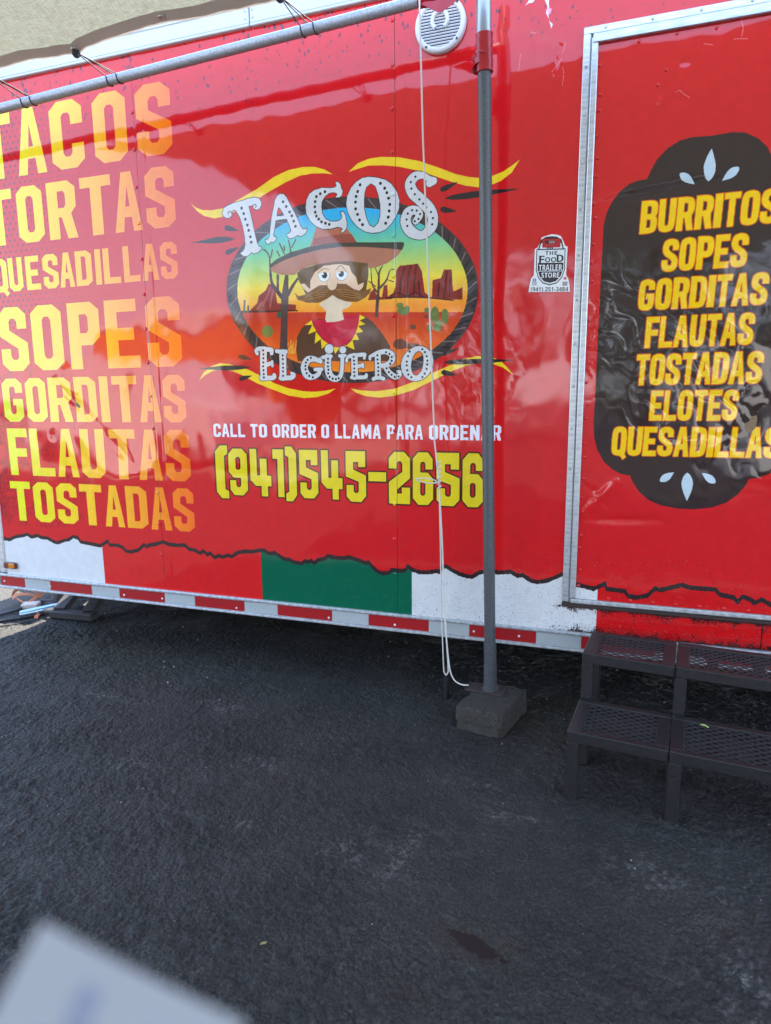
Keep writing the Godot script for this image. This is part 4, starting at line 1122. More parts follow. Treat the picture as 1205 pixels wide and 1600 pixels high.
func build_sticker(t: Node3D) -> void:
	var k := canvas(204, 372, 1676, 1908, 3.0, Color8(226, 230, 232))
	canvases = [k]
	var tilt := -0.055
	var ox := 288.0
	var at := func(a: Array) -> Array:
		var o := []
		for i in range(0, a.size(), 2):
			o.append(ox + a[i])
			o.append(a[i + 1] + tilt * a[i])
		return o
	# coordinates from here: millimetres from the sticker's middle line, wall heights
	var ink := Color8(42, 32, 36)
	var badge := [-53, 1846, 53, 1846, 53, 1770, 44, 1742, 26, 1722, 0, 1715, -26, 1722, -44, 1742, -53, 1770]
	var inner := [-50, 1843, 50, 1843, 50, 1771, 42, 1745, 25, 1726, 0, 1719, -25, 1726, -42, 1745, -50, 1771]
	poly([at.call(badge)], ink)
	poly([at.call(inner)], Color8(214, 222, 226))
	poly([at.call([-46, 1796, 47, 1796, 46, 1770, 38, 1747, 22, 1730, 0, 1724, -22, 1730, -38, 1747, -46, 1770])], ink)
	poly([at.call([-44, 1767, 45, 1767, 45, 1765, -44, 1765])], Color8(214, 222, 226))
	poly([at.call([-48, 1842, 48, 1842, 38, 1878, 20, 1888, 0, 1890, -20, 1888, -38, 1878])], ink)
	poly([at.call([-42, 1846, 42, 1846, 36, 1866, -36, 1866])], Color8(214, 222, 226))
	poly([at.call([-32, 1850, 34, 1850, 34, 1881, -32, 1881])], Color8(176, 34, 44))
	poly([at.call([-23, 1864, 18, 1864, 18, 1875, -23, 1875])], Color8(70, 24, 28))
	poly([at.call([-8, 1865, 15, 1865, 15, 1874, -8, 1874])], Color8(150, 120, 120))
	for q in [-10, 2]:
		disc(ox + q, 1848, 5, ink)
		disc(ox + q, 1848, 2, Color8(200, 200, 200))
	type_text("THE", ox - 20, ox + 24, 1838.6, 1824.6, ink, -2.4)
	type_text("F", ox - 42, ox - 22, 1824, 1798, ink, -1.0)
	type_text("OO", ox - 20, ox + 20, 1817, 1799, ink, -2.0)
	type_text("D", ox + 22, ox + 47, 1823, 1797, ink, -1.2)
	type_text("TRAILER", ox - 42, ox + 43, 1792, 1770.5, Color8(222, 226, 230), -4.6)
	type_text("STORE", ox - 32, ox + 34, 1763, 1744, Color8(222, 226, 230), -3.6)
	type_text("(941) 251-3484", ox - 70, ox + 68, 1713, 1694, Color8(52, 54, 62), -7.5)
	disc(ox - 57, 1738, 6.5, Color8(40, 92, 180))
	type_text("f", ox - 59, ox - 54, 1743, 1733, Color8(230, 234, 240))
	disc(ox + 55, 1737, 6, Color8(196, 120, 120))
	poly([at.call([-66, 1730, -48, 1730, -48, 1715, -66, 1715])], Color8(176, 182, 182))
	poly([at.call([46, 1728, 64, 1728, 64, 1713, 46, 1713])], Color8(150, 146, 148))
	var raw := [-78, 1691, -75, 1716, -70, 1740, -60, 1752, -59, 1846, -48, 1852, -38, 1874, -36, 1886, -18, 1892, 0, 1897, 20, 1895, 34, 1890, 42, 1876, 52, 1854, 60, 1852, 58, 1752, 66, 1740, 72, 1716, 74, 1692]
	var line := PackedVector2Array()
	var a: Array = at.call(raw)
	for i in range(0, a.size(), 2):
		line.append(Vector2(a[i], a[i + 1]) / 1000.0)
	var s := Shape.new()
	s.plate(line, 0.0022, 0.0030, func(p): return Vector2((p.x * 1000.0 - k.x0) / (k.x1 - k.x0), (k.y1 - p.y * 1000.0) / (k.y1 - k.y0)))
	var m := StandardMaterial3D.new()
	m.resource_name = "sticker_print"
	m.albedo_texture = ImageTexture.create_from_image(k.im)
	m.texture_repeat = false
	m.roughness = 0.22
	var o := put("sticker", s, m, t)
	o.set_meta("label", "white badge sticker with black lettering beside the door frame")

func build_undercarriage(t: Node3D, dull: Material) -> void:
	var black := grain(mat("black_chassis", Color(1, 1, 1), 0.6), 3.0, 0.04, Color8(22, 21, 22), Color8(40, 38, 38), 0.0, 14)
	var g := node("tongue", t)
	var s := Shape.new()
	s.bar(Vector3(-1.9, 0.225, -0.42), Vector3(-3.95, 0.225, -1.12), 0.05, 0.09, Vector3.UP, 0.006)
	put("beam", s, black, g)
	s = Shape.new()
	s.bar(Vector3(-1.9, 0.225, -1.98), Vector3(-3.95, 0.225, -1.28), 0.05, 0.09, Vector3.UP, 0.006)
	put("beam", s, black, g)
	s = Shape.new()
	s.box(Vector3(-3.0, 0.225, -1.2), Vector3(0.05, 0.08, 0.8), Basis.IDENTITY, 0.005)
	put("cross_beam", s, black, g)
	s = Shape.new()
	s.box(Vector3(-4.02, 0.225, -1.2), Vector3(0.26, 0.08, 0.12), Basis.IDENTITY, 0.015)
	put("coupler", s, black, g)
	s = Shape.new()
	s.box(Vector3(-2.99, 0.63, -1.0), Vector3(0.56, 0.68, 0.34), Basis.IDENTITY, 0.02)
	put("tongue_box", s, mat("plain_red", RED, 0.2), g)
	var j := node("stabilizer_jack", t)
	s = Shape.new()
	s.tube([Vector3(-2.845, 0.02, -0.56), Vector3(-2.845, 0.30, -0.56)], 0.034, 16)
	put("post", s, grain(mat("grey_jack", Color(1, 1, 1), 0.5, 0.5), 4.0, 0.04, Color8(70, 68, 68), Color8(122, 120, 120)), j)
	s = Shape.new()
	s.box(Vector3(-2.845, 0.012, -0.56), Vector3(0.13, 0.016, 0.13), Basis(Vector3.UP, 0.4), 0.004)
	put("foot", s, black, j)
	var lg := node("stabilizer_leg", t)
	for q in [[Vector3(-2.60, 0.045, -0.335), Vector3(-2.76, 0.21, -0.86)], [Vector3(-2.40, 0.045, -0.36), Vector3(-2.56, 0.25, -0.9)]]:
		s = Shape.new()
		s.bar(q[0], q[1], 0.075, 0.04, Vector3.UP, 0.004)
		put("arm", s, black, lg)
	s = Shape.new()
	s.box(Vector3(-2.49, 0.03, -0.335), Vector3(0.30, 0.045, 0.07), Basis(Vector3.UP, 0.08), 0.006)
	put("foot", s, black, lg)
	s = Shape.new()
	s.tube([Vector3(-2.69, 0.04, -0.31), Vector3(-2.62, 0.042, -0.325)], [0.012, 0.02], 10)
	put("bolt", s, mat("rusty_bolt", Color8(84, 76, 70), 0.6, 0.4), lg)

# ------------------------------------------------------------------ things on and around it
func build_speaker() -> void:
	var o := node("wall_speaker", self, Vector3(-0.139, 2.668, 0.002))
	tag(o, "round white louvred speaker on the red wall below the awning rail", "speaker")
	var white := mat("speaker_plastic", Color8(206, 210, 212), 0.42)
	var s := Shape.new()
	var prof := [[0.097, 0.0], [0.097, 0.012], [0.093, 0.018], [0.083, 0.020], [0.078, 0.016], [0.077, 0.004]]
	var at := 0
	for k in prof.size():
		for j in 49:
			var a := j * TAU / 48
			var p0: Array = prof[maxi(0, k - 1)]
			var p1: Array = prof[mini(prof.size() - 1, k + 1)]
			var nn := Vector2(p1[1] - p0[1], -(p1[0] - p0[0])).normalized()
			s.v.append(Vector3(cos(a) * prof[k][0], sin(a) * prof[k][0], prof[k][1]))
			s.n.append(Vector3(cos(a) * nn.x, sin(a) * nn.x, nn.y))
			s.u.append(Vector2.ZERO)
	for k in prof.size() - 1:
		for j in 48:
			at = k * 49 + j
			s.i.append_array([at, at + 49, at + 1, at + 1, at + 49, at + 50])
	put("rim", s, white, o)
	s = Shape.new()
	s.tube([Vector3(0, 0, 0.001), Vector3(0, 0, 0.004)], 0.08, 32)
	put("cone", s, mat("speaker_cone", Color8(62, 66, 70), 0.7), o)
	for j in 15:
		var y := -0.072 + j * 0.0103
		var half := sqrt(0.0785 * 0.0785 - y * y)
		s = Shape.new()
		s.box(Vector3(0, y, 0.011), Vector3(half * 2.0, 0.0060, 0.010), Basis(Vector3.RIGHT, 0.5), 0.0012)
		put("louvre", s, white, o)
	s = Shape.new()
	var path := []
	for j in 15:
		var a := -PI * 0.30 + j * PI * 1.6 / 14
		path.append(Vector3(cos(a) * 0.029, 0.012 + sin(a) * 0.03, 0.017))
	s.tube(path, 0.008, 8)
	put("horseshoe_badge", s, white, o)
	for a in [-0.75, -2.2, 0.75, 2.2]:
		var p := put("screw", screw_mesh(0.005, 0.002), mat("speaker_screw", Color8(70, 72, 74), 0.5, 0.5), o)
		p.position = Vector3(cos(a) * 0.088, sin(a) * 0.088, 0.0188)

func rail_at(x: float) -> Vector3:
	return Vector3(x, 2.577 + (x + 2.09) * 0.038, 0.21)

func build_awning() -> void:
	var steel := grain(mat("galvanised_steel", Color(1, 1, 1), 0.45, 0.35), 5.0, 0.03, Color8(128, 134, 142), Color8(178, 184, 192), 0.012, 41)
	var weathered := grain(mat("weathered_steel", Color(1, 1, 1), 0.5, 0.55), 7.0, 0.035, Color8(68, 72, 76), Color8(112, 116, 120), 0.02, 43)
	var bright := mat("bright_steel", Color8(160, 166, 172), 0.28, 0.8)
	var tape := mat("red_plastic_tape", Color8(164, 26, 36), 0.22)
	var f := node("awning_frame", self, Vector3(0.108, 0.108, 0.08))
	tag(f, "grey steel pole and long rail of the awning, joints bound in red tape", "awning frame")
	var o := f.position
	var foot := Vector3(0.108, 0.108, 0.08)
	var head := Vector3(0.0655, 2.42, 0.202)
	var top := Vector3(0.0585, 2.80, 0.222)
	var s := Shape.new()
	s.tube([foot.lerp(head, 0.08) - o, head - o], 0.0225, 24)
	put("upright_pole", s, weathered, f)
	s = Shape.new()
	s.tube([foot - o, foot.lerp(head, 0.001) - o, foot.lerp(head, 0.045) - o, foot.lerp(head, 0.0455) - o, foot.lerp(head, 0.088) - o], [0.0265, 0.0265, 0.0265, 0.0255, 0.0255], 24)
	put("foot_sleeve", s, weathered, f)
	s = Shape.new()
	s.tube([foot - o, foot + Vector3(0, 0.006, 0) - o, foot + Vector3(0, 0.012, 0) - o], [0.034, 0.032, 0.0265], 20)
	put("weld_bead", s, weathered, f)
	s = Shape.new()
	s.tube([head.lerp(top, -0.02) - o, top - o], 0.0255, 24)
	put("pole_extension", s, bright, f)
	s = Shape.new()
	s.tube([rail_at(-3.6) - o, rail_at(-1.2) - o, rail_at(0.06) - o], 0.0195, 20)
	put("long_rail", s, steel, f)
	for w in [[Vector3(0.0668, 2.395, 0.2005), Vector3(0.0645, 2.51, 0.2065), 0.0275], [rail_at(-0.165), rail_at(0.0), 0.0225]]:
		s = Shape.new()
		var path := []
		var rad := []
		for k in 13:
			path.append(w[0].lerp(w[1], k / 12.0) - o)
			rad.append(w[2] + 0.0028 * absf(wave.get_noise_2d(k * 47.0, w[2] * 3e4)) * 2.0 + (0.001 if k % 3 == 0 else 0.0))
		s.tube(path, rad, 14)
		put("tape_wrap", s, tape, f)
	s = Shape.new()
	var flap := func(a: float, b: float) -> Array:
		var ang := lerpf(1.2, 4.4, a)
		var r := 0.03 + 0.012 * a * a + 0.004 * sin(b * 9.0 + a * 7.0)
		var p := Vector3(0.0665 + cos(ang) * r - 0.012 * a, 2.445 - 0.052 * b * (0.4 + a) + 0.03 * a, 0.203 + sin(ang) * r * 0.9 + 0.006 * sin(a * 8.0 + b * 5.0))
		return [p - o, Vector3(cos(ang), 0.25 * sin(a * 11.0), sin(ang)).normalized(), Vector2(a, b)]
	s.grid(14, 8, flap)
	put("loose_tape_end", s, tape, f)
	s = Shape.new()
	var hang := func(a: float, b: float) -> Array:
		var c := rail_at(lerpf(-0.15, -0.02, a))
		var p := c + Vector3(0, -0.02 - 0.045 * b * (1.0 - absf(a - 0.55) * 1.7) , 0.021 - 0.004 * b + 0.004 * sin(a * 13.0))
		return [p - o, Vector3(0.3 * sin(a * 13.0), 0.1, 1).normalized(), Vector2(a, b)]
	s.grid(14, 6, hang)
	put("loose_tape_end", s, tape, f)
	s = Shape.new()
	s.box(Vector3(0.0895, 0.1045, 0.08) - o, Vector3(0.158, 0.008, 0.076), Basis(Vector3.UP, -0.07), 0.001)
	put("base_plate", s, grain(mat("rusty_plate", Color(1, 1, 1), 0.75, 0.2), 9.0, 0.05, Color8(44, 36, 36), Color8(84, 68, 64), 0.04, 17), f)
	# tarp
	var tie := [-1.94, -1.48, -0.60, 0.30, 1.20]
	var hem_z := func(x: float) -> float:
		var d := 9.0
		for q in tie:
			d = minf(d, absf(x - q))
		return 0.385 + 0.05 * (1.0 - exp(-d * 4.0)) + 0.004 * sin(x * 9.0)
	var high := func(x: float, z: float) -> float:
		var d := z - 0.38
		var d0 := 9.0
		for q in tie:
			d0 = minf(d0, Vector2(x - q, d * 0.5).length())
		return 2.632 + 0.03 * (x + 1.5) * 0.6 + 0.36 * (1.0 - exp(-d * 0.9)) - 0.010 * d * d + 0.003 * exp(-d0 * 9.0) * sin((x * 60.0)) + 0.005 * wave.get_noise_2d(x * 260.0, z * 90.0) + 0.004 * exp(-d * 1.6) * wave.get_noise_2d(x * 900.0, z * 160.0 + 40.0) - 0.02 * (1.0 - exp(-d0 * 5.0)) * exp(-d * 3.0)
	var tarp := node("canopy_tarp", self, Vector3(-0.4, 2.63, 0.38))
	tag(tarp, "beige woven shade tarp stretched overhead and tied to the rail", "tarp")
	var wv := Image.create_empty(256, 256, false, Image.FORMAT_RGB8)
	for y in 256:
		for x in 256:
			var v := 0.86 + 0.05 * sin(x * TAU / 8.0) * sin(y * TAU / 8.0) + 0.16 * wave.get_noise_2d(x * 60.0, y * 1.5) + 0.16 * wave.get_noise_2d(x * 1.5 + 700.0, y * 60.0)
			wv.set_pixel(x, y, Color(v, v, v * 0.99))
	var cloth := mat("woven_tarp", Color8(182, 186, 180), 0.85)
	cloth.albedo_texture = ImageTexture.create_from_image(wv)
	cloth.uv1_scale = Vector3(4, 4, 1)
	cloth.backlight_enabled = true
	cloth.backlight = Color(0.56, 0.57, 0.54)
	var hemmat := mat("tarp_hem", Color8(190, 186, 181), 0.8)
	hemmat.backlight_enabled = true
	hemmat.backlight = Color(0.38, 0.37, 0.36)
	for pass_ in 2:
		s = Shape.new()
		var to := tarp.position
		var spot := func(a: float, b: float) -> Array:
			var x := lerpf(-2.12, 2.6, a)
			var z0: float = hem_z.call(x)
			var z: float = (z0 - 0.004 + 0.046 * b) if pass_ else lerpf(z0, 5.0, b * b * 0.4 + b * 0.6)
			var y: float = high.call(x, z)
			var nx: float = (high.call(x + 0.01, z) - high.call(x - 0.01, z)) / 0.02
			var nz: float = (high.call(x, z + 0.01) - high.call(x, z - 0.01)) / 0.02
			return [Vector3(x, y - (0.003 if pass_ else 0.0), z) - to, Vector3(-nx, 1, -nz).normalized(), Vector2(a * 4.7, b * 3.3)]
		s.grid(300, 4 if pass_ else 90, spot)
		put("hem" if pass_ else "cloth", s, hemmat if pass_ else cloth, tarp)
	var brass := mat("grommet_metal", Color8(200, 204, 208), 0.3, 0.9)
	for x in [-1.94, -1.48, -1.045, -0.60]:
		s = Shape.new()
		var z: float = hem_z.call(x) + 0.022
		var c := Vector3(x, high.call(x, z) - 0.006, z) - tarp.position
		var ring := []
		for k in 17:
			ring.append(c + Vector3(cos(k * TAU / 16) * 0.011, 0, sin(k * TAU / 16) * 0.011))
		s.tube(ring, 0.0035, 6, false)
		put("grommet", s, brass, tarp)
	var cord := mat("black_elastic", Color8(22, 21, 24), 0.7)
	var say := ["black ball bungee at the left edge of the picture tying tarp to rail", "black ball bungee above the large O of the menu tying tarp to rail", "bungee cords on the rail above the round logo"]
	for k in 3:
		var x: float = tie[k]
		var z: float = hem_z.call(x) + 0.02
		var c := Vector3(x, high.call(x, z) - 0.012, z)
		var b := node("ball_bungee", self, c)
		tag(b, say[k], "bungee cord", "ball bungees tying the tarp")
		s = Shape.new()
		var prof := []
		var rad := []
		for q in 9:
			var th := PI * q / 8
			prof.append(Vector3(0.002, -0.006 - cos(th) * 0.016, -0.004))
			rad.append(maxf(0.0006, sin(th) * 0.0155))
		s.tube(prof, rad, 14, false)
		put("ball", s, mat("black_ball", Color8(30, 28, 38), 0.35), b)
		var off := 0.012 if k != 1 else 0.012
		for q in [[-0.020, 1.0], [0.030, 1.0], [-0.010, -1.0]]:
			s = Shape.new()
			var r: Vector3 = rail_at(x + q[0] + off) - c
			var path := [Vector3.ZERO]
			if q[1] > 0.0:
				path.append(r + Vector3(-0.002, 0.010, 0.0215))
				for h in 6:
					var an := 0.35 - h * 0.55
					path.append(r + Vector3(0.001 * h, sin(an) * 0.0215, cos(an) * 0.0215))
			else:
				path.append(r + Vector3(0.01, 0.0215, 0.004))
				path.append(r + Vector3(0.012, 0.012, -0.018))
			s.tube(path, 0.0021, 6)
			put("cord", s, cord, b)

func bent(list: Array, from: Vector3, many := 6) -> Array:
	var path := []
	var n := list.size()
	for k in (n - 1) * many + 1:
		var a := k / many
		var e: int = mini(a + 1, n - 1)
		var v: Vector3 = list[a]
		path.append(v.cubic_interpolate(list[e], list[maxi(a - 1, 0)], list[mini(e + 1, n - 1)], (k % many) / float(many)) - from)
	return path

func build_rope() -> void:
	var c := mat("white_cord", Color8(206, 204, 196), 0.75)
	var o := node("guy_rope", self, Vector3(-0.101, 0.1, 0.004))
	tag(o, "thin white cord hanging from the rail to the black stake, knotted halfway", "rope")
	var p := o.position
	var knot := Vector3(-0.114, 0.962, 0.09)
	var s := Shape.new()
	var main := [rail_at(-0.156) + Vector3(0, 0.022, 0), rail_at(-0.156) + Vector3(0, 0.004, 0.023), Vector3(-0.161, 2.239, 0.17), Vector3(-0.143, 1.595, 0.13), Vector3(-0.131, 1.13, 0.1), knot]
	s.tube(main.map(func(v): return v - p), 0.0032, 8)
	put("upper_strand", s, c, o)
	for q in [[-0.008, -0.010], [0.008, 0.010]]:
		s = Shape.new()
		var path := [knot, Vector3(-0.108 + q[0] * 0.4, 0.708, 0.072), Vector3(-0.104 + q[0] * 0.8, 0.427, 0.052), Vector3(-0.099 + q[1], 0.16, 0.014), Vector3(-0.098 + q[1] * 0.9, 0.128, 0.014), Vector3(-0.098, 0.112, 0.012)]
		s.tube(bent(path, p), 0.0028, 8)
		put("lower_strand", s, c, o)
	s = Shape.new()
	var tail := [knot, Vector3(-0.102, 0.708, 0.078), Vector3(-0.093, 0.427, 0.066), Vector3(-0.076, 0.2, 0.058), Vector3(-0.056, 0.128, 0.064), Vector3(-0.02, 0.108, 0.074), Vector3(0.016, 0.112, 0.082)]
	s.tube(bent(tail, p), 0.0028, 8)
	put("tail_strand", s, c, o)
	s = Shape.new()
	var kn := []
	for k in 26:
		var a := k * 1.35
		kn.append(knot - p + Vector3(cos(a) * 0.008, 0.11 * (1.0 - k / 25.0) - 0.02, sin(a) * 0.008))
	s.tube(kn, 0.0028, 6)
	put("knot", s, c, o)
	s = Shape.new()
	var loop := []
	for k in 13:
		var a := k * TAU / 12
		loop.append(knot - p + Vector3(-0.052 - cos(a) * 0.045, 0.010 + sin(a) * 0.009 - cos(a) * -0.004, 0.006 + 0.004 * sin(a * 2.0)))
	s.tube(loop, 0.0026, 6)
	put("loop", s, c, o)
	# stake and block
	s = Shape.new()
	s.tube([Vector3(0, -0.06, 0), Vector3(0.001, 0.0, 0), Vector3(0, 0.118, 0), Vector3(0, 0.119, 0), Vector3(0, 0.15, 0)], [0.011, 0.011, 0.011, 0.0135, 0.0135], 14)
	var st := put("ground_stake", s, grain(mat("black_stake", Color(1, 1, 1), 0.5, 0.3), 14.0, 0.04, Color8(14, 13, 14), Color8(62, 62, 66), 0.0, 19))
	st.position = Vector3(-0.098, 0.0, 0.001)
	tag(st, "short black metal stake driven into the asphalt under the white cord", "stake")
	# solid concrete block
	s = Shape.new()
	var ux := Vector3(0.987, 0, 0.16)
	var uz := Vector3(0.235, 0, -0.972)
	var corner := Vector3(-0.001, 0.0, 0.253)
	var blk := func(a: float, b: float, h: float) -> Vector3:
		var q := corner + ux * (a * 0.19) + uz * (b * 0.27) + Vector3(0, h * 0.1, 0)
		return q
	var cn := Vector3(0.12, 0.05, 0.14)
	for face_ in 5:
		var fn := func(a: float, b: float) -> Array:
			var q: Vector3
			match face_:
				0: q = Vector3(a, b, 1)
				1: q = Vector3(a, 0, b)
				2: q = Vector3(1, a, b)
				3: q = Vector3(0, a, b)
				_: q = Vector3(a, 1, b)
			var v: Vector3 = blk.call(q.x, q.y, q.z)
			var e := 0.0
			for t in [minf(q.x, 1 - q.x) * 0.19, minf(q.y, 1 - q.y) * 0.27, (1 - q.z) * 0.1]:
				e += exp(-t / 0.006)
			var rough := 0.0014 * wave.get_noise_3d(v.x * 4500.0, v.y * 4500.0, v.z * 4500.0) + 0.003 * wave.get_noise_3d(v.x * 1500.0, v.y * 1500.0, v.z * 1500.0)
			if face_ == 1 and q.z < 0.36 and q.z > 0.02:
				rough -= 0.004
			var dir := (v - cn).normalized()
			v += dir * (rough - 0.0055 * maxf(0.0, e - 1.0) * (1.0 + 2.0 * wave.get_noise_2d(v.x * 2500.0, v.z * 2500.0)))
			return [v, Vector3.UP, Vector2(a, b)]
		var g := Shape.new()
		g.grid(28, 28, fn)
		for k in range(0, g.i.size(), 3):
			s.face([g.v[g.i[k]], g.v[g.i[k + 1]], g.v[g.i[k + 2]]], cn)
	var cb := put("concrete_block", s, grain(mat("old_concrete", Color(1, 1, 1), 0.88), 5.0, 0.03, Color8(28, 27, 25), Color8(78, 73, 64), 0.14, 51))
	tag(cb, "weathered concrete block under the pole's steel base plate", "concrete block")

func build_steps() -> void:
	var o := node("metal_steps", self, Vector3(0.4445, 0, 0.59))
	tag(o, "two black steel mesh steps standing below the trailer door", "steps")
	o.basis = Basis(Vector3(0.9943, 0, 0.1065), Vector3.UP, Vector3(-0.1065, 0, 0.9943))
	# own axes: x along the tread, z out from the wall; the front edge of the lower tread is z = 0
	var paint := grain(mat("black_step_paint", Color(1, 1, 1), 0.46), 4.0, 0.03, Color8(18, 18, 19), Color8(42, 41, 42), 0.04, 61)
	var worn := mat("worn_step_mesh", Color8(58, 57, 59), 0.4, 0.2)
	var wide := 0.92
	for lv in [[0.236, 0.0, -0.262, "lower_tread"], [0.402, -0.27, -0.524, "upper_tread"]]:
		var h: float = lv[0]
		var zf: float = lv[1]
		var zb: float = lv[2]
		var tr := node(lv[3], o)
		for sec in [[0.0, 0.302], [0.306, wide]]:
			var x0: float = sec[0]
			var x1: float = sec[1]
			for q in [[zf - 0.0125, "front_bar", 0.025], [zb + 0.016, "back_bar", 0.032]]:
				var s := Shape.new()
				s.box(Vector3((x0 + x1) / 2, h - 0.019, q[0]), Vector3(x1 - x0, 0.038, q[2]), Basis.IDENTITY, 0.003)
				put(q[1], s, paint, tr)
			for q in [x0 + 0.02, x1 - 0.02]:
				var s := Shape.new()
				s.box(Vector3(q, h - 0.0195, (zf - 0.025 + zb + 0.032) / 2), Vector3(0.04, 0.0375, zf - zb - 0.0574), Basis.IDENTITY, 0.003)
				put("end_bar", s, paint, tr)
			if x1 > 0.5:
				for q in [0.42, 0.56, 0.70]:
					var s := Shape.new()
					s.box(Vector3(q, h - 0.016, (zf + zb) / 2), Vector3(0.036, 0.012, zf - zb - 0.05), Basis.IDENTITY, 0.002)
					put("support_strip", s, paint, tr)
			var s := Shape.new()
			var zz := zb + 0.03
			var row := 0
			var flat: bool = lv[3] == "upper_tread" and x0 > 0.2
			var dz := 0.0155 if flat else 0.0145
			var dx := 0.0145 if flat else 0.0185
			while zz < zf - 0.03:
				var x := x0 + 0.034
				var k := 0
				while x < x1 - 0.034:
					var up := (k + row) % 2 == 0
					s.bar(Vector3(x, h - (0.006 if up else 0.0035), zz + (0.0 if up else dz)), Vector3(x + dx, h - (0.0035 if up else 0.006), zz + (dz if up else 0.0)), 0.0052, 0.0026, Vector3.UP)
					x += dx
					k += 1
				zz += dz
				row += 1
			put("expanded_mesh", s, worn, tr)
	for q in [[0.019, -0.019, 0.0, 0.198], [0.323, -0.019, 0.0, 0.1985], [wide - 0.02, -0.019, 0.0, 0.198], [0.019, -0.243, 0.0, 0.198], [0.323, -0.243, 0.0, 0.198], [wide - 0.02, -0.243, 0.0, 0.198], [0.019, -0.289, 0.0, 0.364], [0.323, -0.289, 0.0, 0.364], [wide - 0.02, -0.289, 0.0, 0.364], [0.019, -0.505, 0.0, 0.364], [0.323, -0.505, 0.0, 0.364], [wide - 0.02, -0.505, 0.0, 0.364]]:
		var s := Shape.new()
		s.box(Vector3(q[0], (q[2] + q[3]) / 2, q[1]), Vector3(0.038, q[3] - q[2], 0.038), Basis.IDENTITY, 0.003)
		put("leg", s, paint, o)
	var s := Shape.new()
	s.bar(Vector3(0.302, 0.0, -0.03), Vector3(0.302, 0.198, -0.03), 0.006, 0.03, Vector3.FORWARD)
	put("leg_flange", s, paint, o)
	var bit := Shape.new()
	bit.tube([Vector3(-0.010, 0.0, 0), Vector3(0.002, 0.001, 0.004), Vector3(0.012, 0, 0.014)], [0.002, 0.0028, 0.002], 8)
	var b := put("chive_piece", bit, mat("fresh_green", Color8(160, 178, 96), 0.5))
	b.position = Vector3(0.866, 0.2405, 0.42)
	tag(b, "tiny green food scrap lying on the lower step", "food scrap")

func build_front_clutter() -> void:
	var s := Shape.new()
	s.tube([Vector3(-2.82, 0.026, -0.25), Vector3(-2.815, 0.027, -0.254), Vector3(-2.67, 0.045, -0.42)], [0.018, 0.022, 0.022], 16)
	var pipe := put("metal_pipe", s, mat("pale_pipe", Color8(150, 176, 196), 0.25, 0.8))
	tag(pipe, "short pale metal pipe lying beside the jack under the trailer front", "pipe")
	for q in [[[Vector3(-3.4, 0.012, -0.10), Vector3(-3.05, 0.012, -0.18), Vector3(-2.95, 0.014, -0.33), Vector3(-2.99, 0.016, -0.5), Vector3(-2.86, 0.02, -0.56), Vector3(-2.7, 0.02, -0.72)], 0.009, "grey power cable bending round the jack foot", Color8(60, 54, 60)], [[Vector3(-3.3, 0.010, 0.02), Vector3(-2.92, 0.010, -0.13), Vector3(-2.82, 0.012, -0.2), Vector3(-2.72, 0.012, -0.34)], 0.008, "black power cable crossing the sunlit asphalt at the trailer front", Color8(26, 24, 26)], [[Vector3(-3.2, 0.008, 0.10), Vector3(-2.86, 0.008, -0.05), Vector3(-2.74, 0.009, -0.14), Vector3(-2.70, 0.008, -0.22)], 0.004, "thin black wire nearest the camera at the trailer front", Color8(34, 32, 34)]]:
		s = Shape.new()
		var path := []
		var n: int = q[0].size()
		for k in (n - 1) * 6 + 1:
			var a := k / 6
			var e: int = mini(a + 1, n - 1)
			var v: Vector3 = q[0][a]
			path.append(v.cubic_interpolate(q[0][e], q[0][maxi(a - 1, 0)], q[0][mini(e + 1, n - 1)], (k % 6) / 6.0))
		s.tube(path, q[1], 8)
		var o := put("power_cable", s, mat("cable_" + str(q[1]), q[3], 0.5))
		tag(o, q[2], "cable", "cables under the trailer front")
	s = Shape.new()
	var band := func(a: float, b: float) -> Array:
		var t := a * TAU * 1.25
		var p := Vector3(-3.08 + 0.11 * cos(t) + 0.05 * a, 0.02 + 0.05 * absf(sin(t * 1.3)), -0.56 + 0.08 * sin(t) + 0.06 * a)
		return [p + Vector3(0, 0.02 * (b - 0.4), 0.008 * b), Vector3(cos(t), 0.2, sin(t)).normalized(), Vector2(a, b)]
	s.grid(60, 2, band)
	var strap := put("ratchet_strap", s, mat("orange_webbing", Color8(196, 128, 98), 0.8))
	tag(strap, "loose loops of orange webbing strap by the trailer jack", "strap")
	s = Shape.new()
	s.box(Vector3(0, 0.019, 0), Vector3(0.10, 0.035, 0.07), Basis(Vector3.UP, 0.5), 0.006)
	var bx := put("small_carton", s, grain(mat("carton", Color(1, 1, 1), 0.7), 12.0, 0.03, Color8(176, 160, 150), Color8(206, 198, 190)))
	bx.position = Vector3(-2.93, 0.0, -0.43)
	tag(bx, "small pale box lying between the cables and the jack", "box")
	s = Shape.new()
	s.tube([Vector3(-2.72, 0.012, -0.27), Vector3(-2.74, 0.014, -0.31), Vector3(-2.77, 0.012, -0.35)], [0.012, 0.009, 0.006], 8)
	var plug := put("cable_plug", s, mat("orange_plug", Color8(214, 130, 96), 0.5))
	tag(plug, "small orange and white plug end on the asphalt near the pipe", "plug")

